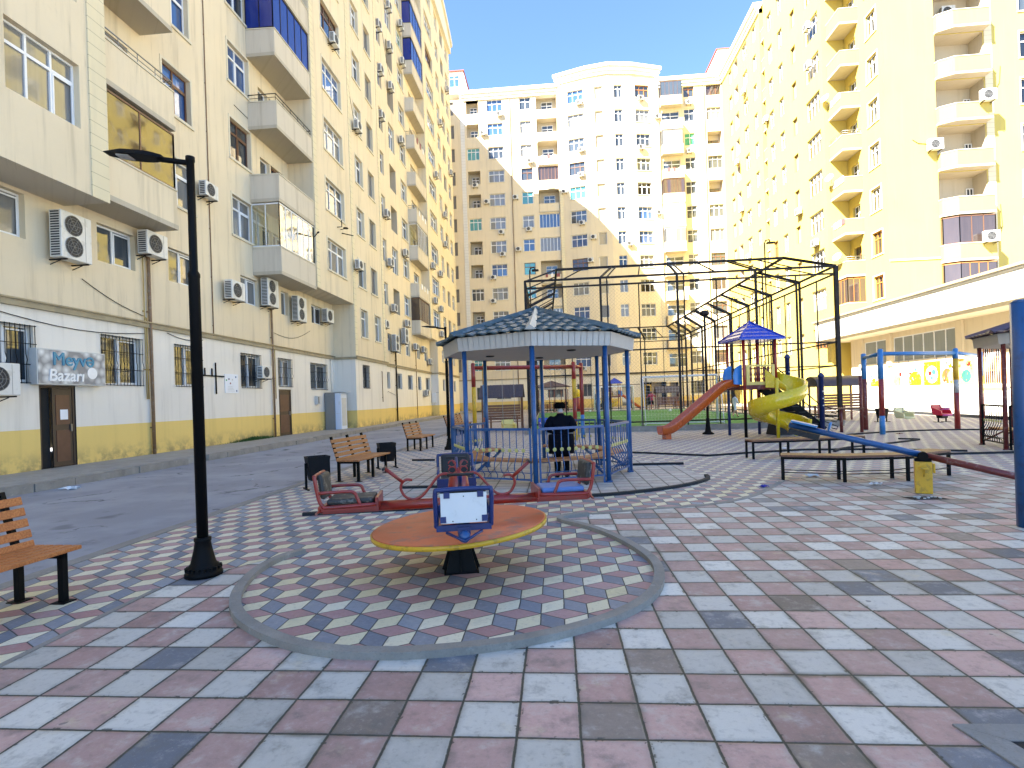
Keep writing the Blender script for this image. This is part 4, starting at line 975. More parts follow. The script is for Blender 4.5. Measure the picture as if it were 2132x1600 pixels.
# ================================================================== right apartment block
RB = Building('apartment_building', 'sunlit apartment block on the right with stacked balconies and shop annex', (25, 52, 0))
FR = lambda k: 7.3 + 3.42 * k
bandR = [(99, 'plaster_right')]
RR = 45.4
w = MB()
R1 = Fac(RB, (24.6, 78.5), (24.6, 64.5)); R2 = Fac(RB, (25.6, 64.5), (25.6, 60.5)); R3 = Fac(RB, (23.5, 60.5), (23.5, 48.3)); R4 = Fac(RB, (25.3, 48.3), (25.3, 43.0)); R5 = Fac(RB, (25.3, 43.0), (48, 43.0))
rnd = random.Random(5); PL = ['glass_deep', 'glass_deep', 'glass_dark', 'glass_curtain', 'glass_deep']
for k in range(-1, 11):
    z = FR(k); s0, s1 = z + 1.25, z + 3.05
    R1.win(75.6, 74.4, s0, s1, 1, 0, 'frame_grey', 'blind_tan'); R1.win(70.3, 68.7, s0, s1, 2, .35, 'frame_white', gp())
    R1.loggia(73.3, 72.0, s0 - .2, s1, .9); R1.win(66.9, 65.8, s0, s1, 2, .3, 'frame_white', 'glass_deep')
    R2.win(63.6, 61.6, z + .8, z + 2.8, 2, .3, 'frame_white', 'glass_dark')
    R3.win(59.65, 58.5, s0, s1, 2, .3, 'frame_orange' if k == 2 else 'frame_white', gp())
    R3.win(57.15, 56.05, s0, s1, 2, .3, 'frame_white', gp())
    R3.win(54.25, 53.25, s0 + .1, s1 - .1, 1, 0, 'frame_brown', 'blind_tan')
    R3.win(51.45, 48.9, s0, s1, 4, .35, 'frame_orange' if k in (-1,) else 'frame_white', 'blind_tan' if k == 0 else gp(), None)
    R4.win(47.7, 46.6, z + .1, z + 2.5, 2, .25, 'frame_white' if k != 1 else 'frame_brown', 'glass_dark')
    R4.win(45.1, 43.75, s0 - .1, s1 - .1, 3, .3, 'frame_orange' if k in (0, 1) else 'frame_white', 'glass_deep', 'plaster_trim')
    if k in (0, 1): pass
    else: R5.loggia(28.95, 32.35, z + .1, z + 3.25, 1.4, (.84, .99, z + .2, z + 2.4, 'frame_white', 'glass_dark'), 'plaster_recess_shaded')
    R5.win(34.9, 37.0, s0 - .1, s1, 3, .35, 'frame_brown' if k < 1 else 'frame_white', gp(), 'plaster_trim')
R1.wall(w, 0, R1.L, 0, RR, bandR); R2.wall(w, 0, R2.L, 0, RR, bandR); R3.wall(w, 0, R3.L, 0, RR + 1, bandR); R4.wall(w, 0, R4.L, 0, RR + 1, bandR); R5.wall(w, 0, R5.L, 0, RR + 1, bandR)
Fac(RB, (25.6, 60.5), (23.5, 60.5)).wall(w, 0, 2.1, 0, RR + 1, bandR); Fac(RB, (24.6, 64.5), (25.6, 64.5)).wall(w, 0, 1, 0, RR, bandR); Fac(RB, (23.5, 48.3), (25.3, 48.3)).wall(w, 0, 1.8, 0, RR + 1, bandR)
w.use('plaster_right'); w.box(27.2, 48, 44.6, 78, 0, RR); w.box(24.7, 27.2, 60.5, 78, RR - .02, RR); w.box(25.4, 27.2, 44.6, 60.5, RR + .9, RR + 1)
RB.part(w, 'wall')
c = MB()
for o, z0, z1 in ((.2, 44.9, 45.3), (.38, 45.3, 45.7), (.6, 45.7, 46.2)):
    R1.slab(c, .1, R1.L, z0, z1, -.6, o, 'plaster_white')
RB.part(c, 'cornice'); c = MB()
for o, z0, z1 in ((.2, 44.9, 45.3), (.38, 45.3, 45.7), (.6, 45.7, 46.2)): R3.slab(c, -.3, R3.L, z0 + 1, z1 + 1, -.6, o, 'plaster_white')
RB.part(c, 'cornice')
q = MB().use('quoin_cream'); q.box(32.42, 32.95, 42.95, 42.998, 7.2, RR); q.use('plaster_trim'); q.box(25.31, 28.9, 42.93, 42.998, 11.0, 11.12); RB.part(q, 'quoin')
for k in range(0, 11):
    z = FR(k)
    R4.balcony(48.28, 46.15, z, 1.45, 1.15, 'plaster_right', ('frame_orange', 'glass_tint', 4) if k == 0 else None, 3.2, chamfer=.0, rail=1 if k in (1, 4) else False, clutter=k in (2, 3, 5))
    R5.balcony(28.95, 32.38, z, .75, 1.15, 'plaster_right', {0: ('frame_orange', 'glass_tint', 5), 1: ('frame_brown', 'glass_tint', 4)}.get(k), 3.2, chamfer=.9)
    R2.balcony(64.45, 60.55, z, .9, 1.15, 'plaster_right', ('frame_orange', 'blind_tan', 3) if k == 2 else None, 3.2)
# shop annex with its deep canopy
w = MB(); X1 = Fac(RB, (24, 46.2), (24, 14)); bandX_shadow = [(3.1, 'plaster_white'), (99, 'plaster_back')]  # tan above white: the canopy's shadow edge is put into the wall colour
X1.hole(*X1.span(44.3, 41.35), 3.3, 5.05, .14); X1.hole(*X1.span(40.7, 34.55), 3.3, 5.05, .14); X1.hole(*X1.span(32.7, 31.0), 1.55, 3.7, .16)
X1.wall(w, 0, X1.L, -.1, 6.9, bandX_shadow); Fac(RB, (27, 46.2), (24, 46.2)).wall(w, 0, 3, -.1, 6.9, bandX_shadow)
for y in (44.6, 41.03, 34.2): w.use('plaster_back'); w.box(23.85, 23.998, y - .25, y + .25, 3.1, 5.38)
RB.part(w, 'annex_wall')
w = MB().use('plaster_back')
w.hull([(22.25, 14, 5.4), (30, 14, 5.4), (30, 47.7, 5.4), (22.25, 47.7, 5.4)][::1], [(22.05, 14, 7.0), (30, 14, 7.0), (30, 47.7, 7.0), (22.05, 47.7, 7.0)])
w.use('plaster_white'); w.hull([(22.0, 13.99, 5.6), (22.3, 13.99, 5.6), (22.3, 47.72, 5.6), (22.0, 47.72, 5.6)], [(21.98, 13.99, 6.998), (22.3, 13.99, 6.998), (22.3, 47.72, 6.998), (21.98, 47.72, 6.998)])
w.use('plaster_white'); w.box(21.9, 30, 14, 47.9, 7.002, 7.10)
w.use('string_stone'); w.box(21.8, 30, 13.9, 48.0, 7.102, 7.24); RB.part(w, 'canopy')
g = MB(); p = MB().use('shop_grey')
for a, b_, n in ((41.35, 44.3, 2), (34.55, 40.7, 6)):
    g.use('frame_white')
    for i in range(n + 1): y = a + (b_ - a) * i / n; g.box(24.06, 24.12, y - .03, y + .03, 3.3, 5.05)
    g.box(24.07, 24.11, a, b_, 3.3, 3.36); g.box(24.07, 24.11, a, b_, 4.99, 5.05)
    for i in range(n): ya, yb = a + (b_ - a) * i / n, a + (b_ - a) * (i + 1) / n; p.quad((24.1, yb, 3.3), (24.1 + random.uniform(0, .02), ya, 3.3), (24.1, ya, 5.05), (24.1, yb, 5.05))
go = RB.part(g, 'shop_window'); RB.part(p, 'pane', parent=go)
g = MB().use('frame_orange')
for y in (31.05, 31.45, 31.85, 32.25, 32.65): g.box(24.05, 24.12, y - .04, y + .04, 1.55, 3.7)
for z in (1.6, 2.3, 3.0, 3.65): g.box(24.04, 24.11, 31.0, 32.7, z - .04, z + .04)
g.use('frame_white')
for i in range(12): y = 31.05 + i * .148; g.tube([(23.93, y, 1.5), (23.93, y, 3.75)], .013, 5)
g.box(23.92, 23.94, 30.95, 32.75, 1.5, 1.53); g.box(23.92, 23.94, 30.95, 32.75, 3.7, 3.73); g.use('plaster_trim'); g.box(23.85, 23.998, 30.8, 32.9, 1.36, 1.46)
go = RB.part(g, 'barred_window'); p = MB().use('glass_tint'); p.quad((24.13, 32.7, 1.55), (24.13, 31, 1.55), (24.13, 31, 3.7), (24.13, 32.7, 3.7)); RB.part(p, 'pane', parent=go)
finish_windows(RB)
g3 = 'air conditioners on the right block'
for f, v, z, lb in ((R3, 50.2, 33.4, 'tenth floor wide window'), (R3, 50.2, 30.0, 'ninth floor wide window'), (R3, 53.0, 18.0, 'fifth floor narrow blind window'), (R3, 50.0, 14.2, 'fourth floor wide window'), (R3, 60.0, 30.2, 'eighth floor, far edge of the bay'), (R5, 31.7, 22.0, 'sixth floor parapet of the front balconies'), (R5, 28.5, 19.0, 'blank wall left of the fifth floor front balcony'), (R5, 31.6, 11.8, 'third floor enclosed front balcony')):
    if f is R5 and v in (31.7, 31.6): f = Fac(RB, (25.3, 42.25), (48, 42.25))
    ac(f, v, z, 'big' if f.p0.y < 43.5 else 'small', f'sunlit unit on the right block, {lb}', g3)
for y, z in ((72.5, 31), (71.5, 24.5), (69.5, 18.0), (69.4, 38.4)): ac(R1, y, z, 'small', f'tiny sunlit unit on the right block near the far corner, {ORD[int((z - 3.9) / 3.42 + 1)]} floor', g3)
fi = Fac(RB, (25.3, 44.4), (48, 44.4))
ac(fi, 30.6, 29.6, 'big', 'air conditioner on the inner wall of an open front balcony of the right block', g3)

# ================================================================== people
def person(name, loc, rz, H, joints, edges, radii, colour, label, group=None, extra=None):
    """one continuous skinned body; joints in units of the standing height"""
    names = list(joints); me = bpy.data.meshes.new(name)
    me.from_pydata([tuple(v * H for v in joints[k]) for k in names], [(names.index(a), names.index(b)) for a, b in edges], [])
    o = bpy.data.objects.new(name, me); COL.objects.link(o)
    sk = o.modifiers.new('skin', 'SKIN'); sk.branch_smoothing = .6
    for i, k in enumerate(names):
        d = me.skin_vertices[0].data[i]; r = radii[k]; r = r if isinstance(r, tuple) else (r, r); d.radius = (r[0] * H, r[1] * H); d.use_root = (k == 'pelvis')
    ss = o.modifiers.new('sub', 'SUBSURF'); ss.levels = 2; ss.render_levels = 2
    bpy.context.view_layer.update()
    dg = bpy.context.evaluated_depsgraph_get(); m2 = bpy.data.meshes.new_from_object(o.evaluated_get(dg))
    o.modifiers.clear(); o.data = m2; m2.materials.clear(); ms = []
    for p in m2.polygons:
        m = M[colour(p.center / H)]
        if m not in ms: ms.append(m)
    for m in ms: m2.materials.append(m)
    for p in m2.polygons: p.material_index = ms.index(M[colour(p.center / H)]); p.use_smooth = True
    o.location = loc; o.rotation_euler = (0, 0, rz); tag(o, label, 'person', group)
    if extra: extra(o, H)
    return o
def body(stride=0.0, armL=((-.15, .02, .66), (-.17, .06, .52)), armR=((.15, .02, .66), (.17, .06, .52)), lean=0.0, fingers=True):
    J = dict(pelvis=(0, 0, .53), waist=(0, lean * .4, .61), chest=(0, lean * .8, .73), neckb=(0, lean, .815), neck=(0, lean * 1.1 + .005, .85), head=(0, lean * 1.2 + .012, .905), crown=(0, lean * 1.2 + .008, .962),
             shL=(-.095, lean * .9, .795), shR=(.095, lean * .9, .795), hipL=(-.05, 0, .50), hipR=(.05, 0, .50), knL=(-.055, stride * .5 + .012, .285), knR=(.055, -stride * .4 + .012, .285),
             anL=(-.058, stride, .045 + max(0, -stride) * .3), anR=(.058, -stride, .045 + max(0, stride) * .3), toL=(-.066, stride + .085, .018 + max(0, -stride) * .2), toR=(.066, -stride + .085, .018 + max(0, stride) * .2), nose=(0, lean * 1.2 + .07, .90))
    Rr = dict(pelvis=(.078, .062), waist=(.076, .06), chest=(.088, .064), neckb=.052, neck=.033, head=(.047, .056), crown=(.03, .036), shL=.042, shR=.042, hipL=.058, hipR=.058, knL=.036, knR=.036, anL=.024, anR=.024, toL=.018, toR=.018, nose=.011)
    E = [('pelvis', 'waist'), ('waist', 'chest'), ('chest', 'neckb'), ('neckb', 'neck'), ('neck', 'head'), ('head', 'crown'), ('head', 'nose'), ('chest', 'shL'), ('chest', 'shR'), ('pelvis', 'hipL'), ('pelvis', 'hipR'), ('hipL', 'knL'), ('hipR', 'knR'), ('knL', 'anL'), ('knR', 'anR'), ('anL', 'toL'), ('anR', 'toR')]
    for sd, (el, wr) in (('L', armL), ('R', armR)):
        J['el' + sd], J['wr' + sd] = el, wr; Rr['el' + sd], Rr['wr' + sd] = .028, .019
        e, w_ = Vector(el), Vector(wr); d = (w_ - e).normalized(); J['pa' + sd] = tuple(w_ + d * .035); Rr['pa' + sd] = (.020, .014)
        E += [('sh' + sd, 'el' + sd), ('el' + sd, 'wr' + sd), ('wr' + sd, 'pa' + sd)]
        if fingers:
            sx = Vector((d.y, -d.x, 0)); sx = sx.normalized() if sx.length > .1 else Vector((0, 1, 0)); inn = Vector((-1 if sd == 'R' else 1, 0, 0))
            for i, (off, ln) in enumerate(((-.016, .040), (-.005, .047), (.006, .044), (.016, .034))):
                a = w_ + d * .052 + sx * off; b_ = a + d * ln * .55; c_ = b_ + d * ln * .35 + inn * ln * .35
                for q, v, r in (('a', a, .0062), ('b', b_, .0058), ('c', c_, .0048)): J[f'f{i}{q}{sd}'] = tuple(v); Rr[f'f{i}{q}{sd}'] = r
                E += [('pa' + sd, f'f{i}a{sd}'), (f'f{i}a{sd}', f'f{i}b{sd}'), (f'f{i}b{sd}', f'f{i}c{sd}')]
            a = w_ + d * .018 - sx * .022; b_ = a + d * .03 - sx * .008; J['ta' + sd], J['tb' + sd] = tuple(a), tuple(b_); Rr['ta' + sd], Rr['tb' + sd] = .007, .0055
            E += [('wr' + sd, 'ta' + sd), ('ta' + sd, 'tb' + sd)]
    return J, E, Rr

def man_colour(c):
    if c.z > .855: return 'hair_grey' if c.y < .045 and c.z > .87 else 'skin'
    if c.z < .03: return 'shoe_black'
    return 'coat_navy' if c.z > .36 else 'trouser_dark'
J, E_, Rr = body(0, ((-.175, .0, .655), (-.11, .13, .60)), ((.175, .0, .655), (.11, .13, .60)), .012, True); J['shL'] = (-.118, .01, .785); J['shR'] = (.118, .01, .785); J['hipL'] = (-.045, 0, .5); J['hipR'] = (.045, 0, .5)
for k, v in dict(chest=(.135, .10), waist=(.14, .10), pelvis=(.135, .10), shL=.075, shR=.075, elL=.058, elR=.058, neckb=.072, neck=.042, head=(.056, .064), crown=(.036, .042), hipL=.078, hipR=.078, knL=.052, knR=.052, anL=.038, anR=.038).items(): Rr[k] = v
def man_extra(o, H):
    k = MB().use('cap_black')
    k.lathe([(.066, .915), (.071, .92), (.075, .945), (.073, .968), (.062, .984), (.04, .993), (.01, .996)], (0, .02, 0), 20); k.hull([(-.05, .06, .925), (.05, .06, .925), (.035, .125, .92), (-.035, .125, .92)], [(-.05, .06, .94), (.05, .06, .94), (.035, .125, .93), (-.035, .125, .93)])
    k.v = [tuple(c * H for c in v) for v in k.v]; k.build('flat_cap', o)
    k = MB().use('coat_navy'); k.lathe([(.168, .335), (.168, .40), (.17, .48), (.165, .58)], (0, 0, 0), 24); k.v = [(v[0] * H, v[1] * .82 * H, v[2] * H) for v in k.v]; k.build('coat_skirt', o)
    for s in (-1, 1):
        k = MB().use('skin'); k.ball((s * .062, .026, .892), .017, 8, 6, (.5, .8, 1.3)); k.v = [tuple(c * H for c in v) for v in k.v]; k.build('ear', o)
person('person', (.07, 10.62, .01), R(4), 1.50, J, E_, Rr, man_colour, 'elderly man in dark coat and black flat cap seen from behind inside the near gazebo', None, man_extra)

def kid_colour(top, leg, hair='hair_dark', stripes=False, bare=False):
    def f(c):
        if c.z > .855: return hair if (c.y < .05 or c.z > .945) else 'skin'
        if c.z < .04: return 'shoe_black'
        if abs(c.x) > .2 and c.z < .60: return 'skin'
        if c.z > .50: return 'shirt_white' if stripes and int(c.z * 28) % 2 else top
        return 'skin' if bare and c.z < .3 else leg
    return f
gk = 'children playing on the pitch'
swing_arms = (((-.17, -.02, .70), (-.27, .03, .62)), ((.17, .02, .70), (.26, .05, .64)))
for loc, rz, H, st, col, lb, arms in (((3.55, 50.0 - 3.2, .21), R(8), 1.42, .05, kid_colour('shirt_blue', 'trouser_dark', stripes=True), 'child in a blue and white striped top on the turf, seen from behind', None),
                                ((6.5, 48.6, .21), R(60), 1.5, .10, kid_colour('shirt_navy', 'trouser_dark'), 'child in dark clothes beside the far goal post', None),
                                ((8.0, 46.5, .21), R(20), 1.75, .14, kid_colour('jacket_red', 'trouser_dark', bare=True), 'player in a red jacket with arms spread, running on the pitch', swing_arms),
                                ((9.6, 30.2, .21), R(-70), 1.3, .16, kid_colour('shirt_white', 'cloth_white', bare=True), 'child in white half hidden behind the orange slide', None)):
    J, E_, Rr = body(st, *(arms or ()), lean=.02, fingers=False) if arms else body(st, lean=.01, fingers=False)
    for k in ('shL', 'shR'): Rr[k] = .048
    def face(o, H):
        for s in (-1, 1):
            k = MB().use('hair_dark'); k.ball((s * .018, .078, .908), .006, 6, 4); k.v = [tuple(c * H for c in v) for v in k.v]; k.build('eye', o)
    person('person', loc, rz, H, J, E_, Rr, col, lb, gk, face)
b = MB().use('line_white'); b.ball((2.95, 48.2, .32), .12, 14, 10); b.use('shoe_black')
for a in (0, 1.3, 2.6, 4.1, 5.2): b.ball((2.95 + .105 * math.cos(a), 48.2 - .06, .32 + .1 * math.sin(a)), .035, 6, 4)
tag(b.build('football'), 'white football lying on the turf near the striped child', 'ball')
b = MB().use('cloth_white'); b.lathe([(.16, 0), (.02, .22)], (9.1, 44.5, .201), 10); tag(b.build('marker_cone'), 'small pale marker cone on the turf near the right goal', 'cone')

# ================================================================== merry-go-round
mg = empty('merry_go_round', (-.95, 5.09, 0), R(12), 'red and blue four-seat seesaw merry-go-round with a tilted orange disc', 'merry-go-round')
b = MB().use('iron_black'); b.hull([(-.145, -.145, .004), (.145, -.145, .004), (.145, .145, .004), (-.145, .145, .004)], [(-.05, -.05, .40), (.05, -.05, .40), (.05, .05, .40), (-.05, .05, .40)]); b.box(-.16, .16, -.16, .16, .0, .012)
for sx, sy in ((1, 0), (-1, 0), (0, 1), (0, -1)): b.bar((sx * .165, sy * .165, .01), (sx * .055, sy * .055, .36), .012, .03)
b.build('pedestal', mg)
tilt = Matrix.Rotation(R(-3.2), 4, Matrix.Rotation(R(-12), 4, 'Z') @ Vector((0, 1, 0)))
b = MB().use('disc_orange'); b.lathe([(.01, .022), (.80, .022), (.815, .018)], (0, 0, 0), 64); b.xf(Matrix.Translation((0, 0, .425)) @ tilt); dk = b.build('platform', mg)
b = MB().use('paint_yellow'); b.lathe([(.80, -.022), (.824, -.022), (.826, .012), (.8155, .016)], (0, 0, 0), 64); b.xf(Matrix.Translation((0, 0, .425)) @ tilt); b.build('rim', dk)
b = MB().use('paint_red'); b.lathe([(.10, .44), (.10, .80), (.09, .87), (.06, .91), (.02, .93), (.004, .97)], n=24)
for s in (-1, 1):
    for zc in (.945, 1.005):
        b.tube([(s * (.055 + .035 * math.cos(a)), .0, zc + .03 * math.sin(a)) for a in [i * 2 * PI / 14 for i in range(14)]], .006, 6)
    b.tube([(0, 0, .92), (s * .02, 0, .95), (s * .025, 0, 1.0), (s * .055, 0, 1.04)], .008, 6)
b.build('hub', mg)
for name, col, ang in (('beam', 'paint_red', 0), ('beam', 'paint_blue', 90)):
    b = MB().use(col); z = .62 if ang else .645
    b.tube([(-1.24, 0, z), (1.24, 0, z)], .046 if not ang else .042, 14); b.ball((-1.25, 0, z), .045); b.ball((1.25, 0, z), .045); b.xf(Matrix.Rotation(R(ang), 4, 'Z')); b.build(name, mg)
mat('rosette_yellow', (.55, .50, .16), .5)
def mg_seat(ang, col, seatm, boardm, backing=False):
    """built along +x, the rider faces the hub"""
    T = Matrix.Rotation(R(ang), 4, 'Z')
    f = MB().use(col); r = .017; w2 = .20
    def tb(p, rr=r): f.tube(p, rr, 8)
    tb(smooth_line([(.74, -w2, .70), (1.16, -w2, .69), (1.21, -w2, .71), (1.24, -w2, .78), (1.268, -w2, .95), (1.272, -w2 + .03, .965), (1.272, 0, .97), (1.272, w2 - .03, .965), (1.268, w2, .95), (1.24, w2, .78), (1.21, w2, .71), (1.16, w2, .69), (.74, w2, .70)], 5))
    f.box(.725, .75, -w2 - .01, w2 + .01, .66, .76); f.bar((.74, 0, .645), (1.24, 0, .645), .09, .08)
    f.box(.75, 1.2, -w2, -w2 + .02, .655, .70); f.box(.75, 1.2, w2 - .02, w2, .655, .70); f.box(1.19, 1.22, -w2, w2, .655, .70)
    for s in (-1, 1): tb(smooth_line([(1.25, s * w2, .82), (1.0, s * w2, .825), (.93, s * w2, .81), (.91, s * w2, .77), (.88, s * w2, .70)], 4), .015)
    f.tube([(1.24, -.13, .655), (1.31, 0, .60), (1.24, .13, .655)], .011, 6)
    f.xf(T); fo = f.build('seat_frame', mg)
    c = MB().use(seatm); c.box(.77, 1.18, -w2 + .03, w2 - .03, .705, .755); c.xf(T); c.build('seat_cushion', mg, .02)
    c = MB().use(boardm)
    c.hull([(1.185, -w2 + .035, .755), (1.235, -w2 + .035, .755), (1.235, w2 - .035, .755), (1.185, w2 - .035, .755)], [(1.205, -w2 + .035, .975), (1.262, -w2 + .035, .98), (1.262, w2 - .035, .98), (1.205, w2 - .035, .975)]); c.xf(T); c.build('backrest', mg, .025)
    if backing:
        c = MB().use('board_white'); c.hull([(1.245, -.165, .72), (1.255, -.165, .72), (1.255, .165, .72), (1.245, .165, .72)], [(1.266, -.165, .94), (1.276, -.165, .94), (1.276, .165, .94), (1.266, .165, .94)]); c.xf(T); o = c.build('back_board', mg)
        c = MB().use(col)
        for yy, zz in ((-.12, .93), (.12, .93), (-.15, .752), (.15, .752)): t = (zz - .72) / .22; x = 1.256 + t * .021; c = MB().use(col); c.box(x, x + .006, yy - .022, yy + .022, zz - .025, zz + .02); c.xf(T); c.build('clip', o)
        c = MB().use('shoe_black')
        for yy, zz in ((-.0, .915), (-.08, .735), (.09, .74)): t = (zz - .72) / .22; x = 1.256 + t * .021; c.ball((x, yy, zz), .005, 6, 4)
        c.xf(T); c.build('bolt', o)
    return fo
mg_seat(180, 'paint_red', 'cushion_grey', 'cushion_grey'); mg_seat(0, 'paint_red', 'cushion_blue', 'cushion_grey'); mg_seat(90, 'paint_navy', 'rubber_black', 'rubber_black'); mg_seat(270, 'paint_navy', 'rubber_black', 'rubber_black', True)
for ang, col in ((0, 'paint_red'), (180, 'paint_red'), (90, 'paint_navy'), (270, 'paint_navy')):
    h = MB().use(col); T = Matrix.Rotation(R(ang), 4, 'Z')
    h.tube(smooth_line([(.05, 0, .86), (.10, 0, .91), (.18, 0, .90), (.26, 0, .81), (.34, 0, .72), (.41, 0, .69), (.49, 0, .71), (.535, 0, .78), (.53, 0, .84), (.49, 0, .875), (.43, 0, .87)], 5), .013, 8)
    h.tube([(.52, 0, .855), (.68, 0, .99)], .017, 8); h.use('rubber_black'); h.tube([(.685, -.11, .992), (.685, .11, .992)], .012, 8); h.xf(T); h.build('handle', mg)

# ================================================================== street lamps
def make_lamp():
    root = empty('street_lamp'); H = 4.0
    b = MB().use('iron_black'); b.lathe([(.17, 0), (.17, .03), (.155, .05), (.14, .07), (.142, .09), (.115, .12), (.085, .24), (.072, .32), (.078, .33), (.078, .36), (.06, .365)], n=28)
    for k in range(18): a = k * 2 * PI / 18; b.box(.15 * math.cos(a) - .012, .15 * math.cos(a) + .012, .15 * math.sin(a) - .012, .15 * math.sin(a) + .012, .055, .085)
    b.build('base', root)
    b = MB().use('iron_black'); b.lathe([(.052, .34), (.052, 2.86), (.056, 2.87), (.056, 2.9), (.038, 2.93), (.036, H - .02), (.042, H - .015), (.042, H + .03), (.01, H + .035)], n=16); b.build('pole', root)
    b = MB().use('iron_black'); b.tube([(0, 0, H - .03), (-.22, 0, H), (-.30, 0, H + .01)], .027, 8)
    b.build('arm', root)
    b = MB().use('iron_black'); pr = [(-.26, .045, .02), (-.36, .085, .03), (-.46, .105, .03), (-.62, .10, .028), (-.72, .085, .012), (-.80, .05, .006)]; n0 = len(b.v)
    for x, wy, hz in pr: z = H + .02 + (-x - .26) * .09; b.v += [(x, -wy, z - hz * .5), (x, wy, z - hz * .5), (x, wy * .8, z + hz), (x, -wy * .8, z + hz)]
    for i in range(len(pr) - 1):
        for k in range(4): a = n0 + i * 4; b.face((a + k, a + 4 + k, a + 4 + (k + 1) % 4, a + (k + 1) % 4))
    b.face((n0, n0 + 1, n0 + 2, n0 + 3)); e = n0 + 4 * (len(pr) - 1); b.face((e + 3, e + 2, e + 1, e)); hd = b.build('lamp_head', root)
    b = MB().use('lens_grey'); z = H + .02; b.hull([(-.68, -.05, z + .012), (-.56, -.06, z + .002), (-.56, .06, z + .002), (-.68, .05, z + .012)], [(-.68, -.05, z + .03), (-.56, -.06, z + .02), (-.56, .06, z + .02), (-.68, .05, z + .03)]); b.build('lens', hd)
    return root
gl = 'black street lamps along the road'
lamp = make_lamp(); lamp.location = (-3.44, 4.97, .004); lamp.rotation_euler = (0, 0, R(8)); lamp.scale = (.97, .97, 1); tag(lamp, 'nearest black street lamp, standing at the edge of the coloured paving', 'street lamp', gl)
dup(lamp, (-3.55, 17.6, .004), R(4), 'smaller black street lamp behind the left side of the gazebo', gl)
l3 = empty('street_lamp', (5.75, 21.3, .004), 0, 'dark red lamp post with flared black base between the orange slide and the pitch', 'street lamp')
b = MB().use('iron_black'); b.lathe([(.22, 0), (.21, .05), (.12, .1), (.085, .3), (.07, .6), (.05, .62)], n=20); b.build('base', l3)
b = MB().use('iron_dark'); b.lathe([(.05, .6), (.045, 4.5), (.02, 4.55)], n=12); b.build('pole', l3)
b = MB().use('iron_dark'); b.lathe([(.05, 4.5), (.16, 4.55), (.2, 4.62), (.14, 4.7), (.05, 4.74)], n=16); b.build('lamp_head', l3)

# ================================================================== benches and bins
def make_bench(wd, L=1.75):
    """local: sits along y, sitter faces +x"""
    root = empty('park_bench'); h = L / 2
    for s in (-1, 0, 1):
        f = MB().use('iron_black'); y = s * (h - .12); w = .05
        f.box(-.24, -.24 + w, y - w / 2, y + w / 2, 0, .42); f.box(.19, .19 + w, y - w / 2, y + w / 2, 0, .42); f.box(-.24, .24, y - w / 2, y + w / 2, .375, .42)
        f.bar((-.215, y, .40), (-.375, y, .93), .05, .04, (0, 1, 0))
        if s: f.box(-.28, -.15, y - .06, y + .06, 0, .008); f.box(.15, .28, y - .06, y + .06, 0, .008)
        f.build('leg_frame', root)
    for i in range(5):
        b = MB().use(wd); x = -.16 + i * .092; b.box(x, x + .075, -h, h, .422, .455); b.build('seat_slat', root, .006)
    for i in range(5):
        b = MB().use(wd); t = .10 + i * .098 / .55; p = Vector((-.215, 0, .40)).lerp(Vector((-.375, 0, .93)), min(t, .97)); d = Vector((-.14, 0, .53)).normalized(); nx = Vector((d.z, 0, -d.x)); c = p + nx * .035
        a, e = c - d * .036, c + d * .036; b.hull([a - nx * .012 + Vector((0, -h, 0)), a + nx * .012 + Vector((0, -h, 0)), e + nx * .012 + Vector((0, -h, 0)), e - nx * .012 + Vector((0, -h, 0))], [a - nx * .012 + Vector((0, h, 0)), a + nx * .012 + Vector((0, h, 0)), e + nx * .012 + Vector((0, h, 0)), e - nx * .012 + Vector((0, h, 0))]); b.build('back_slat', root, .005)
    return root
gb = 'wooden park benches along the road'
b1 = make_bench('bench_wood_bright'); b1.location = (-4.47, 3.53, .004); b1.rotation_euler = (0, 0, R(-3)); tag(b1, 'nearest wooden bench with orange slats, cut by the left edge', 'bench', gb)
b2 = make_bench('bench_wood', 1.6); b2.location = (-4.24, 11.55, .004); b2.rotation_euler = (0, 0, R(-6)); tag(b2, 'wooden bench with black legs standing between two litter bins', 'bench', gb)
dup(b2, (-4.62, 18.05, .004), R(-4), 'wooden bench alone beside the road kerb, left of the gazebo', gb)
dup(b2, (-4.75, 25.2, .004), R(-4), 'wooden bench seen through the left gazebo posts', gb); dup(b2, (-4.8, 27.6, .004), R(-4), 'farthest wooden bench along the road, partly behind the gazebo posts', gb)
def make_bin():
    root = empty('litter_bin'); b = MB().use('bin_black')
    def ring(w, z): return [(-w, -w * .8, z), (w, -w * .8, z), (w, w * .8, z), (-w, w * .8, z)]
    o, i = ring(.15, .17), ring(.21, .62); b.hull(o, i); n = len(b.v); b.f.pop(1); b.mi.pop(1); b.smooth.pop(1)
    q = ring(.195, .62); q2 = ring(.15, .24); b.v += q + q2
    for k in range(4): k2 = (k + 1) % 4; b.face((4 + k, 4 + k2, n + k2, n + k)); b.face((n + k, n + k2, n + 4 + k2, n + 4 + k))
    b.face((n + 4, n + 5, n + 6, n + 7)); b.build('bucket', root)
    for s in (-1, 1):
        b = MB().use('iron_black'); b.box(s * .215 - .02, s * .215 + .02, -.02, .02, 0, .5); b.bar((s * .215, 0, .42), (s * .17, 0, .42), .02); b.box(s * .215 - .02, s * .215 + .02, -.2, .2, 0, .02); b.build('stand', root)
    return root
gbin = 'black litter bins'
bn = make_bin(); bn.location = (-4.62, 10.1, .004); bn.rotation_euler = (0, 0, R(38)); tag(bn, 'black tapered litter bin in front of the first roadside bench', 'litter bin', gbin)
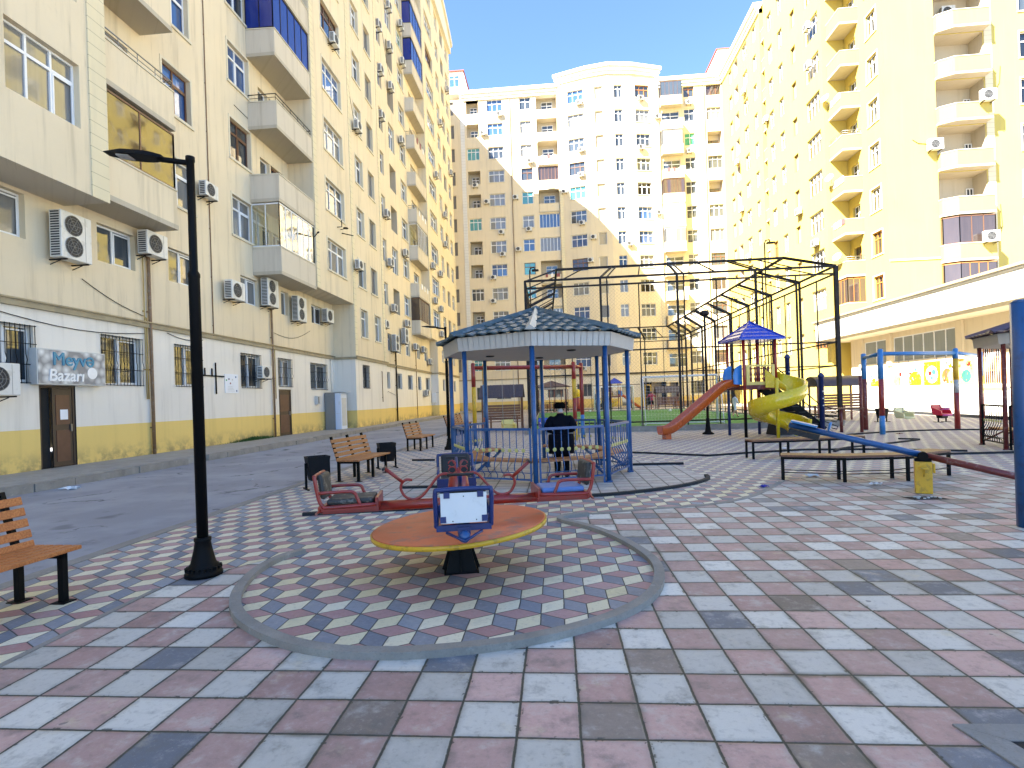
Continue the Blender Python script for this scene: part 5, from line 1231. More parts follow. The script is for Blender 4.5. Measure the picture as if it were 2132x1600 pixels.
dup(bn, (-4.2, 13.05, .004), R(30), 'black tapered litter bin behind the first roadside bench', gbin); dup(bn, (14.7, 25.9, .004), R(10), 'dark litter bin behind the left pole of the blue swing frame', gbin); dup(bn, (16.4, 24.6, .004), R(20), 'dark litter bin behind the red swing seat', gbin)
def curved_bench(pts, w, name_label, rails=True):
    root = empty('curved_bench', (pts[1][0], pts[1][1], 0), 0, name_label, 'bench', 'backless curved benches'); off = -Vector((pts[1][0], pts[1][1], 0)); H = .45
    P = [Vector((p[0], p[1], 0)) + off for p in pts]; N = []
    for i in range(len(P)):
        d = (P[min(i + 1, len(P) - 1)] - P[max(i - 1, 0)]).normalized(); N.append(Vector((-d.y, d.x, 0)))
    for k in range(4):
        s = MB().use('plank_brown'); a, e = w * k / 4 + .006, w * (k + 1) / 4 - .006
        for i in range(len(P) - 1):
            q = [P[i] + N[i] * a, P[i + 1] + N[i + 1] * a, P[i + 1] + N[i + 1] * e, P[i] + N[i] * e]; s.hull([v + Vector((0, 0, H - .035)) for v in q], [v + Vector((0, 0, H)) for v in q])
        s.build('seat_slat', root)
    f = MB().use('iron_black')
    for i in range(len(P) - 1):
        for a in (.02, w - .02): f.bar(P[i] + N[i] * a + Vector((0, 0, H - .06)), P[i + 1] + N[i + 1] * a + Vector((0, 0, H - .06)), .035)
        if rails:
            for a in (.02, w - .02): f.bar(P[i] + N[i] * a + Vector((0, 0, .14)), P[i + 1] + N[i + 1] * a + Vector((0, 0, .14)), .014)
    f.build('seat_frame', root)
    for i in range(len(P) - 1):
        for t in ((.03, .97) if i == 0 else (.97,)):
            for a in (.03, w - .03):
                p = P[i].lerp(P[i + 1], t) + N[i].lerp(N[i + 1], t) * a; l = MB().use('iron_black'); l.box(p.x - .022, p.x + .022, p.y - .022, p.y + .022, 0, H - .04); l.build('leg', root)
curved_bench([(3.93, 9.98), (4.86, 9.60), (5.9, 9.62), (6.88, 10.12)], .38, 'front curved backless bench behind the yellow seesaw post')
curved_bench([(4.52, 13.05), (5.4, 13.15), (6.4, 13.3), (7.3, 13.55)], .40, 'rear curved backless bench below the yellow spiral slide', False)

# ================================================================== gazebos
def make_gazebo(post, rail, roofm, fascia, Rp=1.86, Rr=2.02, a0=R(-91), front_open=None):
    root = empty('gazebo'); V = lambda r, k, z, rot=0: Vector((r * math.cos(a0 + k * PI / 4), r * math.sin(a0 + k * PI / 4), z))
    ze, zt, za = 2.52, 2.76, 3.42
    for k in range(8):
        b = MB().use(post); p = V(Rp, k, 0); b.tube([p, p + Vector((0, 0, ze))], .045, 12); b.tube([p, p + Vector((0, 0, .03))], .07, 12); b.build('post', root)
    b = MB().use('soffit_white'); b.poly([V(Rr - .05, k, ze) for k in range(8)][::-1])
    for k in range(8): b.use('soffit_white'); b.quad(V(Rr - .05, k, ze), V(Rr - .05, k + 1, ze), V(Rr - .02, k + 1, zt), V(Rr - .02, k, zt))
    so = b.build('soffit', root)
    b = MB().use(fascia)
    for k in range(8):
        A0, B0_, A1, B1_ = V(Rr - .03, k, ze - .012), V(Rr - .03, k + 1, ze - .012), V(Rr, k, zt), V(Rr, k + 1, zt); n = 13
        for i in range(n):
            t0, t1 = i / n + .004, (i + 1) / n - .004; b.quad(A0.lerp(B0_, t0), A0.lerp(B0_, t1), A1.lerp(B1_, t1), A1.lerp(B1_, t0))
    b.build('fascia', root)
    for k in (1, 4, 6): b = MB().use('shoe_black'); p = V(1.0, k, ze - .03); b.lathe([(.05, 0), (.09, .008), (.09, .027)], (p.x, p.y, p.z), 16); b.build('ceiling_lamp', root)
    b = MB().use(roofm); rows = 6
    for k in range(8):
        A, B_, T = V(Rr + .09, k, zt - .01), V(Rr + .09, k + 1, zt - .01), Vector((0, 0, za)); nrm = (B_ - A).cross(T - A).normalized(); Ln = (B_ - A).length
        for r in range(rows):
            def fn(u, v, r=r):
                t = (r + v) / rows; a_, b2 = A.lerp(T, t), B_.lerp(T, t); p = a_.lerp(b2, u); sx = (u - .5) * (b2 - a_).length
                lift = .032 * (1 - v) + .021 * math.cos(2 * PI * sx / .235)
                return p + nrm * (lift + .02) - (T - A.lerp(B_, .5)).normalized() * (.026 * math.cos(2 * PI * sx / .235) * (1 - v))
            nu = max(4, int(36 * (1 - r / rows))); b.grid(fn, nu, 3)
            def lip(u, v, r=r):
                p = fn(u, 0, r); return p - nrm * (.028 * v)
            b.grid(lambda u, v: lip(u, v), nu, 1, False)
    b.build('roof', root)
    b = MB().use('ridge_grey' if roofm == 'roof_blue' else roofm)
    for k in range(8):
        if roofm == 'roof_blue' and k != 0: b.use(roofm)
        A, T = V(Rr + .13, k, zt + .05), Vector((0, 0, za + .06)); d = (T - A).normalized(); sd = d.cross(Vector((0, 0, 1))).normalized(); upn = sd.cross(d); wv = .10
        b.hull([A - sd * wv - upn * .035, A + sd * wv - upn * .035, A + upn * .05], [T - sd * wv * .5 - upn * .03, T + sd * wv * .5 - upn * .03, T + upn * .04])
        if roofm == 'roof_blue': b.use('ridge_grey')
    b.use(roofm); b.lathe([(.14, 0), (.10, .06), (.02, .10)], (0, 0, za + .02), 16); b.build('ridge_cap', root)
    for k in range(8):
        if k == 4: continue
        A, B_ = V(Rp, k, 0), V(Rp, k + 1, 0); d = (B_ - A).normalized(); out = Vector((d.y, -d.x, 0)); A2, B2 = A + d * .09, B_ - d * .09
        r = MB().use(rail); Z = lambda p, z: Vector((p.x, p.y, z)); qs = []
        r.bar(Z(A2, 1.04), Z(B2, 1.04), .045); r.bar(Z(A2, .14), Z(B2, .14), .03)
        r.bar(Z(A2, 0.0), Z(A2, 1.05), .035); r.bar(Z(B2, 0.0), Z(B2, 1.05), .035)
        n = 9
        for i in range(1, n):
            p = A2.lerp(B2, i / n)
            r.tube([Z(p, z) + out * o for z, o in ((1.03, 0), (.72, 0), (.60, .01), (.50, .05), (.42, .10), (.34, .11), (.27, .07), (.22, .0), (.14, 0))], .009, 5)
            c = Z(p, .66) + out * .012; ring = [c + d * (.026 * math.cos(a)) + Vector((0, 0, .026 * math.sin(a))) for a in [j * PI / 6 for j in range(13)]]; q = MB().use('rosette_yellow'); q.tube(ring, .011, 5, False); q.ball(c, .02, 6, 4); qs.append(q)
        r.bar(Z(A2, .26), Z(B2, .26), .014)
        ro = r.build('railing', root); each(qs, lambda q: q.build('rosette', ro))
        i1 = A - A.normalized() * .12; j1 = B_ - B_.normalized() * .12; i2 = A - A.normalized() * .52; j2 = B_ - B_.normalized() * .52
        s = MB().use('bench_wood')
        for m_ in range(3):
            a0_, b0_, a1_, b1_ = i1.lerp(i2, m_ / 3 + .01), j1.lerp(j2, m_ / 3 + .01), i1.lerp(i2, (m_ + 1) / 3 - .01), j1.lerp(j2, (m_ + 1) / 3 - .01)
            s.hull([Z(a1_, .43), Z(b1_, .43), Z(b0_, .43), Z(a0_, .43)][::-1], [Z(a1_, .465), Z(b1_, .465), Z(b0_, .465), Z(a0_, .465)][::-1])
        s.build('seat', root)
        s = MB().use(post); s.bar(Z(A, .08), Z(i2, .42), .04); s.bar(Z(A - A.normalized() * .06, .40), Z(i2, .41), .04); s.build('seat_bracket', root)
    return root
gz = make_gazebo('paint_blue', 'paint_blue', 'roof_blue', 'soffit_white'); gz.location = (-.37, 11.45, .009)
tag(gz, 'blue posted octagonal gazebo with a wavy blue-grey tile roof, in the middle of the playground', 'gazebo')
g2z = make_gazebo('paint_maroon', 'iron_black', 'roof_purple', 'soffit_white', Rr=2.0); g2z.location = (12.45, 13.9, .004); g2z.rotation_euler = (0, 0, R(5)); tag(g2z, 'dark red posted gazebo with purple-brown roof, cut by the right edge', 'gazebo')
g3z = dup(g2z, (-.5, 62.0, .0), R(10), 'far gazebo with a reddish roof beyond the football pitch')

# ================================================================== slide tower
def trough(mb, path, ups, sides, sec):
    """sweep a closed cross-section (s across, n up) along a path"""
    n = len(sec); base = len(mb.v)
    for p, u, s in zip(path, ups, sides):
        for a, b in sec: mb.v.append(tuple(p + s * a + u * b))
    for i in range(len(path) - 1):
        for k in range(n):
            k2 = (k + 1) % n; q = base + i * n; mb.face((q + k, q + k2, q + n + k2, q + n + k), True)
    mb.face([base + n - 1 - k for k in range(n)]); e = base + (len(path) - 1) * n; mb.face([e + k for k in range(n)])
def make_tower():
    root = empty('slide_tower'); s = 1.15; zd = 1.8
    for (x, y), lo, zs in (((0, 0), 'iron_black', .95), ((s, 0), 'paint_navy', 1.7), ((0, s), 'paint_navy', 1.72), ((s, s), 'paint_navy', 1.0)):
        b = MB().use(lo); b.tube([(x, y, 0), (x, y, zs)], .052, 12); b.use('paint_red'); b.tube([(x, y, zs), (x, y, 3.45)], .0525, 12); b.build('post', root)
    b = MB().use('paint_maroon'); b.box(-.03, s + .03, -.03, s + .03, zd - .16, zd); b.build('deck', root)
    b = MB().use('plastic_blue'); e = .24; C = Vector((s / 2, s / 2, 4.06)); cor = [Vector((-e, -e, 3.40)), Vector((s + e, -e, 3.40)), Vector((s + e, s + e, 3.40)), Vector((-e, s + e, 3.40))]
    for k in range(4):
        A, B_ = cor[k], cor[(k + 1) % 4]; nr = (B_ - A).cross(C - A).normalized()
        def fn(u, v): 
            t = min(v, .985); p = A.lerp(C, t).lerp(B_.lerp(C, t), u); edge = min(u, 1 - u) * (1 - t)
            return p + nr * (.03 * max(0, math.sin(v * 4.6 * 2 * PI - .6)) * min(1, edge * 9))
        b.grid(fn, 16, 60)
    b.hull([c - Vector((0, 0, .05)) for c in cor], [c + Vector((0, 0, .001)) for c in cor])
    for k in range(4): b.tube([cor[k] + Vector((0, 0, .02)), C + Vector((0, 0, .01))], .03, 6)
    b.ball(C, .05); b.build('roof', root)
    # front guard panel
    b = MB().use('panel_yellow'); f = .11; x0, x1, z0, z1 = .06, s - .06, zd + .0, zd + .70
    b.box(x0, x0 + f, -.045, .0, z0, z1); b.box(x1 - f, x1, -.045, .0, z0, z1); b.box(x0 + f, x1 - f, -.045, 0, z0, z0 + f); b.box(x0 + f, x1 - f, -.045, 0, z1 - .06, z1)
    g = b.build('guard_panel', root); b = MB().use('paint_maroon')
    for i in range(5): x = x0 + f + .06 + i * .155; b.lathe([(.028, 0), (.045, .12), (.022, .17), (.045, .26), (.028, .34), (.03, .52)], (x, -.022, z0 + f), 10)
    b.build('baluster', g)
    for y in (.20, .95):
        b = MB().use('plastic_azure'); pts = [(0, y, zd + .02), (-.28, y, zd + .05), (-.30, y, zd + .35), (-.22, y, zd + .62), (-.05, y, zd + .72), (.02, y, zd + .72), (.02, y, zd + .02)]
        b.hull([(p[0], p[1] - .03, p[2]) for p in pts], [(p[0], p[1] + .03, p[2]) for p in pts]); b.build('side_panel', root)
    # straight slide
    prof = smooth_line([(.0, .57, zd), (-.25, .57, zd + .0), (-.55, .57, zd - .13), (-1.2, .57, zd - .63), (-1.9, .57, zd - 1.16), (-2.35, .57, .33), (-2.6, .57, .24), (-2.85, .57, .22)], 5)
    ups = []
    for i in range(len(prof)): d = (prof[min(i + 1, len(prof) - 1)] - prof[max(i - 1, 0)]).normalized(); ups.append(Vector((d.z, 0, -d.x)) if d.x < 0 else Vector((0, 0, 1)))
    sec = [(-.30, .22), (-.25, .22), (-.22, .04), (-.16, .0), (.16, .0), (.22, .04), (.25, .22), (.30, .22), (.30, .18), (.26, .0), (.18, -.06), (-.18, -.06), (-.26, .0), (-.30, .18)]
    b = MB().use('slide_red'); trough(b, prof, ups, [Vector((0, 1, 0))] * len(prof), sec); b.box(-2.72, -2.5, .42, .72, 0, .2); b.build('straight_slide', root)
    # spiral slide, turning clockwise as it comes down
    cx, cy, r = .66, -.84, .55; path, up_, sd = [], [], []
    N = 44
    ent = [Vector((1.02, .30, zd + .01)), Vector((1.10, .12, zd))]
    for i in range(N + 1):
        t = i / N; a = R(52 - 430 * t); z = zd - .02 - (zd - .26) * (t ** .9); path.append(Vector((cx + r * math.cos(a), cy + r * math.sin(a), z))); sd.append(Vector((math.cos(a), math.sin(a), 0))); up_.append(Vector((0, 0, 1)))
    a = R(52 - 430); d = Vector((math.sin(a), -math.cos(a), 0))
    for j in (.2, .42): path.append(path[N] + d * j - Vector((0, 0, .05 * j))); sd.append(sd[N]); up_.append(Vector((0, 0, 1)))
    sec = [(-.28, .20), (-.24, .20), (-.20, .02), (-.10, -.03), (.12, -.03), (.24, .05), (.31, .40), (.36, .40), (.325, .02), (.22, -.12), (-.12, -.12), (-.26, -.05)]
    b = MB().use('slide_yellow'); trough(b, path, up_, sd, sec); b.tube([(cx, cy, 0), (cx, cy, zd + .2)], .055, 12)
    b.hull([(.86, -.05, zd - .1), (1.2, -.25, zd - .1), (1.32, .02, zd - .1), (1.0, .2, zd - .1)], [(.86, -.05, zd + .02), (1.2, -.25, zd - .02), (1.32, .02, zd - .02), (1.0, .2, zd + .02)])
    for q in (((.70, -.10), (.93, -.26)), ((1.16, .14), (1.42, -.18))): b.hull([(q[0][0], q[0][1], zd - .1), (q[1][0], q[1][1], zd - .12), (q[1][0] + .04, q[1][1] + .03, zd - .12), (q[0][0] + .04, q[0][1] + .03, zd - .1)], [(q[0][0], q[0][1], zd + .52), (q[1][0], q[1][1], zd + .26), (q[1][0] + .04, q[1][1] + .03, zd + .26), (q[0][0] + .04, q[0][1] + .03, zd + .52)])
    b.build('spiral_slide', root)
    # stairs down the far side with handrails
    for y in (.25, .95):
        b = MB().use('iron_black'); b.bar((s, y, zd - .12), (3.05, y, .12), .05, .26); b.build('stair_stringer', root)
        b = MB().use('iron_dark'); b.tube([(s, y, zd + .75), (3.0, y, .95), (3.0, y, 0)], .02, 6); b.tube([(s + .9, y, zd + .10), (s + .9, y, zd - .72)], .015, 6); b.build('handrail', root)
    b = MB().use('rubber_black')
    for i in range(8): t = (i + .5) / 8; x = s + t * 1.9; z = zd - .05 - t * 1.68; b.box(x - .13, x + .13, .22, .98, z - .03, z)
    b.build('tread', root)
    for x, y, h in ((2.25, 1.05, 2.75), (2.95, .2, 2.0)):
        b = MB().use('paint_navy'); b.lathe([(.085, 0), (.085, h), (.11, h + .01), (.11, h + .06), (.06, h + .14), (.01, h + .17)], (x, y, 0), 14); b.use('board_white')
        for z in (h - .5, h - .75, h - 1.0): b.ball((x, y - .085, z), .03, 8, 6)
        b.build('stair_post', root)
    b = MB().use('rubber_black'); b.hull([(1.3, .3, 0), (2.7, .3, 0), (2.7, 1.0, 0), (1.3, 1.0, 0)], [(1.5, .4, .95), (1.9, .4, .75), (1.9, .9, .75), (1.5, .9, .95)]); b.use('iron_black')
    for z in (.25, .5, .8): b.tube([(3.0, .2, z + .2), (3.35, -.05, z), (3.4, .1, z - .1), (3.25, .15, z - .05)], .015, 6)
    b.build('climbing_hump', root)
    return root
tw = make_tower(); tw.location = (6.5, 19.35, .004); tw.rotation_euler = (0, 0, R(10)); tag(tw, 'playground tower with blue roof, straight orange slide and yellow spiral slide', 'slide tower')
dup(tw, (6.6, 58.5, .0), R(186), 'far smaller playground tower with red slide beyond the football pitch').scale = (.85, .85, .85)

# ================================================================== swings
def striped_pole(mb, p, z1, bands, r=.075):
    z = 0
    for top, m in bands: mb.use(m); mb.tube([(p[0], p[1], z), (p[0], p[1], min(top, z1))], r, 12); z = top
def bucket_seat(root, c, ax, m, m2, top):
    b = MB().use(m); ax = Vector(ax).normalized(); fr = Vector((ax.y, -ax.x, 0)); c = Vector(c); w = .22
    P = lambda a, f, z: c + ax * a + fr * f + Vector((0, 0, z))
    b.hull([P(-w, -.16, 0), P(w, -.16, 0), P(w, .14, 0), P(-w, .14, 0)], [P(-w, -.18, .05), P(w, -.18, .05), P(w, .14, .05), P(-w, .14, .05)])
    b.hull([P(-w, -.20, .05), P(w, -.20, .05), P(w, -.16, .05), P(-w, -.16, .05)], [P(-w, -.26, .36), P(w, -.26, .36), P(w, -.22, .36), P(-w, -.22, .36)])
    for s in (-1, 1): b.hull([P(s * w - .02, -.18, .05), P(s * w + .02, -.18, .05), P(s * w + .02, .14, .05), P(s * w - .02, .14, .05)], [P(s * w - .02, -.24, .28), P(s * w + .02, -.24, .28), P(s * w + .02, .12, .16), P(s * w - .02, .12, .16)])
    b.use(m2); b.tube([P(-w, .1, .2), P(-w * .8, .18, .21), P(w * .8, .18, .21), P(w, .1, .2)], .022, 8); b.tube([P(-w * .9, .16, .0), P(w * .9, .16, .0)], .028, 8); o = b.build('swing_seat', root)
    b = MB().use('chain_steel')
    for s in (-1, 1):
        for f in (-.2, .1): b.tube([P(s * w, f, .3 if f < 0 else .18), P(s * w, 0, .75), P(s * w * .95, 0, top - c.z)], .007, 5)
    b.build('chain', root)
def swing(name_label, posts, z, bars, barm, seats, r=.075, group=None):
    root = empty('swing_set', (posts[0][0][0], posts[0][0][1], .004), 0, name_label, 'swing', group); o = Vector((posts[0][0][0], posts[0][0][1], 0)); L = lambda p: (p[0] - o.x, p[1] - o.y)
    for p, bands in posts: b = MB(); striped_pole(b, L(p), z, bands, r); b.lathe([(r, 0), (r * .7, .03), (.01, .04)], (*L(p), z), 12); b.build('post', root)
    for i, j in bars: b = MB().use(barm); b.tube([(*L(posts[i][0]), z - .13), (*L(posts[j][0]), z - .13)], r * .75, 12); b.build('crossbar', root)
    for i, j, t, m, m2, zz in seats:
        A, B_ = Vector((*L(posts[i][0]), 0)), Vector((*L(posts[j][0]), 0)); c = A.lerp(B_, t); bucket_seat(root, (c.x, c.y, zz), B_ - A, m, m2, z - .15)
    return root
bl, rd, ye, nv = 'paint_sky', 'paint_red', 'paint_yellow', 'paint_navy'
swing('blue topped swing frame with one cream and one red bucket seat', [((10.86, 19.13), [(.62, bl), (1.85, rd), (9, bl)]), ((14.05, 20.32), [(1.3, rd), (1.75, 'ridge_grey'), (2.5, ye), (9, bl)]), ((11.55, 21.4), [(1.9, 'paint_maroon'), (9, bl)]), ((16.9, 23.1), [(1.2, rd), (1.9, ye), (9, bl)])], 2.83, [(0, 1), (0, 2), (1, 3)], 'paint_sky', [(0, 1, .30, 'cream_plastic', 'cream_plastic', .50), (0, 1, .80, 'red_plastic', 'pink_plastic', .54)], .085)
swing('red barred swing frame with striped poles behind the gazebo', [((-2.86, 18.8), [(.75, 'paint_blue'), (2.05, ye), (9, rd)]), ((-2.58, 19.6), [(.95, rd), (2.15, bl), (9, ye)]), ((.67, 20.1), [(.65, ye), (1.55, rd), (2.25, ye), (9, rd)]), ((.98, 20.95), [(.9, bl), (9, rd)])], 2.86, [(0, 2), (1, 3), (0, 1), (2, 3)], 'paint_red', [(0, 2, .33, 'panel_yellow', 'panel_yellow', .50), (0, 2, .70, 'plastic_blue', 'plastic_blue', .50)])
swing('near thick dark blue pole of a swing frame, cut by the right edge', [((5.13, 6.42), [(9, 'paint_blue')]), ((8.6, 7.6), [(9, 'paint_blue')])], 2.47, [(0, 1)], 'paint_blue', [], .092)

# ================================================================== seesaw
ss = empty('seesaw', (5.4, 8.54, .004), R(151.6), 'seesaw with yellow post, its beam half blue and half worn red', 'seesaw')
b = MB().use('paint_yellow'); b.box(-.105, .105, -.105, .105, 0, .47); b.box(-.145, -.115, -.05, .05, .30, .44)
for s in (-1, 1): b.box(-.05, .05, s * .13, s * .30, .38, .40) if s > 0 else b.box(-.05, .05, -.30, -.13, .38, .40); b.bar((0, s * .28, .38), (0, s * .14, .26), .02)
b.build('post', ss, .008)
T = Matrix.Translation((0, 0, .56)) @ Matrix.Rotation(R(-14.5), 4, 'Y')
b = MB().use('paint_blue'); b.tube([(0, 0, 0), (1.82, 0, 0)], .05, 14); b.use('paint_maroon'); b.tube([(-1.82, 0, 0), (0, 0, 0)], .05, 14); b.xf(T); b.build('beam', ss)
b = MB().use('iron_black'); b.tube([(0, -.13, 0), (0, .13, 0)], .065, 12); b.box(-.1, .1, -.08, .08, -.10, -.03); b.build('pivot', ss).location = (0, 0, .55)
for s, m in ((1, 'paint_sky'), (-1, 'paint_maroon')):
    b = MB().use('rubber_black'); b.box(min(s * 1.35, s * 1.8), max(s * 1.35, s * 1.8), -.09, .09, -.14, -.055); b.use(m); b.box(min(s * 1.42, s * 1.8), max(s * 1.42, s * 1.8), -.12, .12, .055, .085); b.tube([(s * 1.25, -.16, .17), (s * 1.25, -.06, .05), (s * 1.25, .06, .05), (s * 1.25, .16, .17)], .016, 8); b.xf(T); b.build('seat', ss)

# ================================================================== football cage
cg = empty('football_cage', (5, 37, .2), 0, 'tall dark steel ball cage with inward leaning top rails around the football pitch', 'fence'); co = Vector((5, 37, .2))
def cpart(b, name): b.xf(Matrix.Translation(-co)); return b.build(name, cg)
c4 = [Vector((-1.2, 23.9, 0)), Vector((11.9, 23.9, 0)), Vector((11.5, 50.3, 0)), Vector((-1.7, 50.3, 0))]; ctr = Vector((5.1, 37, 0)); HT = 6.75
inn = [Vector((.2, 25.4, 0)), Vector((10.4, 25.4, 0)), Vector((10.0, 48.8, 0)), Vector((-.3, 48.8, 0))]
Zv = lambda p, z: Vector((p.x, p.y, z))
net = MB().use('net_wire')
for k in range(4):
    A, B_, IA, IB = c4[k], c4[(k + 1) % 4], inn[k], inn[(k + 1) % 4]; n = 4 if k % 2 == 0 else 8; wire = (k != 2)
    for i in range(n + (0 if False else 0)):
        p = A.lerp(B_, i / n); pi = IA.lerp(IB, i / n); r = .15 if (k == 1 and i == 0) else .11 if i == 0 else .09
        b = MB().use('iron_dark'); b.bar(Zv(p, .2), Zv(p, HT), r, r, (1, 0, 0)); b.bar(Zv(p, HT), Zv(pi, 7.55), .14 if k != 0 else .08, .12 if k != 0 else .07)
        if k in (0, 1) and i: q = A.lerp(B_, i / n + .28 / (B_ - A).length); b.bar(Zv(q, .2), Zv(q, HT), .05); b.bar(Zv(q, HT), Zv(IA.lerp(IB, i / n + .02), 7.55), .05)
        cpart(b, 'post')
        m_ = A.lerp(B_, (i + .5) / n); mi = IA.lerp(IB, (i + .5) / n); b = MB().use('iron_dark'); b.bar(Zv(m_, .2), Zv(m_, HT - .3), .045); b.bar(Zv(m_, HT), Zv(mi, 7.55), .05); cpart(b, 'stay')
    for z, w_ in ((HT, .085), (HT - .32, .07), (3.55, .06), (2.55, .05), (.42, .06)):
        b = MB().use('iron_dark'); b.bar(Zv(A, z), Zv(B_, z), w_); cpart(b, 'rail')
    b = MB().use('iron_dark'); b.bar(Zv(IA, 7.55), Zv(IB, 7.55), .095); cpart(b, 'top_rail')
    L = (B_ - A).length; d = (B_ - A) / L; z0, z1 = .45, HT - .35; hh = z1 - z0; sp = .16 if k != 2 else .22; nrm = Vector((d.y, -d.x, 0)) * .0
    u = -hh
    while u < L:
        a0, a1 = max(u, 0), min(u + hh, L)
        if a1 - a0 > .05:
            for fl in (0, 1):
                za, zb = (z0 + a0 - u, z0 + a1 - u) if not fl else (z1 - (a0 - u), z1 - (a1 - u)); p, q = A + d * a0, A + d * a1; w_ = .0022
                net.quad(Zv(p, za - w_), Zv(q, zb - w_), Zv(q, zb + w_), Zv(p, za + w_))
        u += sp
o = cpart(net, 'net')
for i in range(9):   # the close ladder of bars closing the left side under its top rail
    t = i / 9; p, pi = c4[3].lerp(c4[0], t), inn[3].lerp(inn[0], t); b = MB().use('iron_dark'); b.bar(Zv(p, HT - .05), Zv(pi, 7.5), .045); cpart(b, 'ladder_bar')
for p, h in ((Vector((9.1, 24.05, 0)), 7.9), (Vector((11.6, 36.5, 0)), 7.6), (Vector((-1.0, 24.3, 0)), 7.3)):
    b = MB().use('iron_dark'); b.tube([Zv(p, .2), Zv(p, h), Zv(p, h) + Vector((.05, 0, .12)), Zv(p, h) + Vector((.2, 0, .15)), Zv(p, h) + Vector((.22, 0, .04))], .03, 6); b.box(p.x + .1, p.x + .4, p.y - .1, p.y + .1, h - .02, h + .04); cpart(b, 'floodlight')
def goal(x0, x1, y, dep, label):
    g = empty('football_goal', (x0, y, .2), 0, label, 'goal', 'football goals'); w_ = x1 - x0; r = .055
    b = MB().use('goal_white'); b.tube([(0, 0, 0), (0, 0, 2.2), (w_, 0, 2.2), (w_, 0, 0)], r, 10); b.tube([(0, 0, 2.2), (0, dep * .5, 2.1), (0, dep, .1), (w_, dep, .1), (w_, dep * .5, 2.1), (w_, 0, 2.2)], .03, 8); b.tube([(0, 0, .05), (0, dep, .05)], .03, 6); b.tube([(w_, 0, .05), (w_, dep, .05)], .03, 6); b.build('goal_frame', g)
    b = MB().use('goal_white'); n = int(w_ / .14)
    for i in range(n + 1): x = w_ * i / n; b.quad((x - .002, dep * .5, 2.1), (x + .002, dep * .5, 2.1), (x + .002, dep, .1), (x - .002, dep, .1))
    for j in range(14): t = j / 14; y_ = dep * (.5 + .5 * t); z = 2.1 - 2 * t; b.quad((0, y_, z - .002), (w_, y_, z - .002), (w_, y_, z + .002), (0, y_, z + .002))
    for xx in (0, w_):
        for j in range(7): t = j / 7; b.quad((xx, dep * t, .05), (xx, dep * t + .004, .05), (xx, dep * t + .004, 2.15 - (1.9 * max(0, t - .5) * 2)), (xx, dep * t, 2.15 - (1.9 * max(0, t - .5) * 2)))
    b.build('goal_net', g)
goal(3.95, 7.35, 25.6, -1.0, 'near white football goal behind the gazebo and the orange slide'); goal(3.4, 6.8, 48.6, 1.0, 'far white football goal at the other end of the pitch')

# ================================================================== covered benches, table
def covered_bench(arch):
    root = empty('covered_bench'); L = 2.0
    for x in (0, L):
        for y in (-.45, .45): b = MB().use('dark_wood' if not arch else 'paint_maroon'); b.bar((x, y, 0), (x, y, 1.75), .07, .07, (1, 0, 0)); b.build('post', root)
    b = MB().use('roof_brown')
    if arch:
        b.grid(lambda u, v: Vector((-.15 + 2.3 * u, .75 * math.cos(PI * (1 - v)), 1.72 + .48 * math.sin(PI * v))), 12, 14); b.grid(lambda u, v: Vector((-.15 + 2.3 * u, .72 * math.cos(PI * v), 1.69 + .46 * math.sin(PI * v))), 12, 14)
        for x in (-.15, 2.15): b.poly([(x, .75 * math.cos(PI * t / 12), 1.7 + .48 * math.sin(PI * t / 12)) for t in range(13)])
    else:
        for s in (-1, 1): b.hull([(-.12, s * .85, 1.66), (L + .12, s * .85, 1.66), (L + .12, 0, 2.28), (-.12, 0, 2.28)], [(-.12, s * .85, 1.71), (L + .12, s * .85, 1.71), (L + .12, 0, 2.34), (-.12, 0, 2.34)])
        for i in range(14): x = -.1 + i * .17; b.bar((x, -.86, 1.72), (x, 0, 2.35), .02)
    b.build('roof', root)
    for z in (.55, .68, .81, .94, 1.07, 1.20): b = MB().use('plank_brown'); b.box(.05, L - .05, -.47 - (z - .5) * .12, -.44 - (z - .5) * .12, z, z + .11); b.build('back_slat', root)
    for i in range(4): b = MB().use('plank_brown'); b.box(.05, L - .05, -.42 + i * .12, -.32 + i * .12, .43, .46); b.build('seat_slat', root)
    b = MB().use('plank_brown'); b.box(.1, L - .1, .35, .75, .72, .76)
    for x in (.3, L - .3): b.box(x - .04, x + .04, .5, .58, 0, .72)
    b.build('table', root)
    return root
cb = covered_bench(False); cb.location = (-3.78, 28.0, .004); tag(cb, 'brown covered bench with dark pitched roof seen through the gazebo', 'covered bench', 'roofed benches')
cb2 = covered_bench(True); cb2.location = (12.7, 28.0, .004); tag(cb2, 'covered bench with rounded dark roof behind the stairs of the slide tower', 'covered bench', 'roofed benches')
dup(cb, (9.5, 52.6, .004), R(0), 'small brown roofed bench beyond the pitch, seen behind the orange slide')
pt = empty('picnic_table', (9.75, 20.85, .004), R(-22), 'red legged plank table between the slide tower and the blue swing frame', 'table')
b = MB().use('dark_wood'); b.box(-.1, 1.3, -.2, .35, .82, .87); b.build('tabletop', pt)
for x, h in ((0, 1.95), (.58, .82), (1.2, 2.0)): b = MB().use('paint_maroon'); b.tube([(x, -.12, 0), (x, -.12, h)], .055, 10); b.build('leg', pt)
b = MB().use('chain_steel'); b.tube(smooth_line([(-.25, -.2, .62), (-.2, -.25, .45), (.0, -.28, .38), (.08, -.3, .2), (.22, -.3, .12), (.3, -.3, .0), (.15, -.3, -.0), (.1, -.3, .1)], 4), .012, 6); b.build('hook', pt)
b = MB()
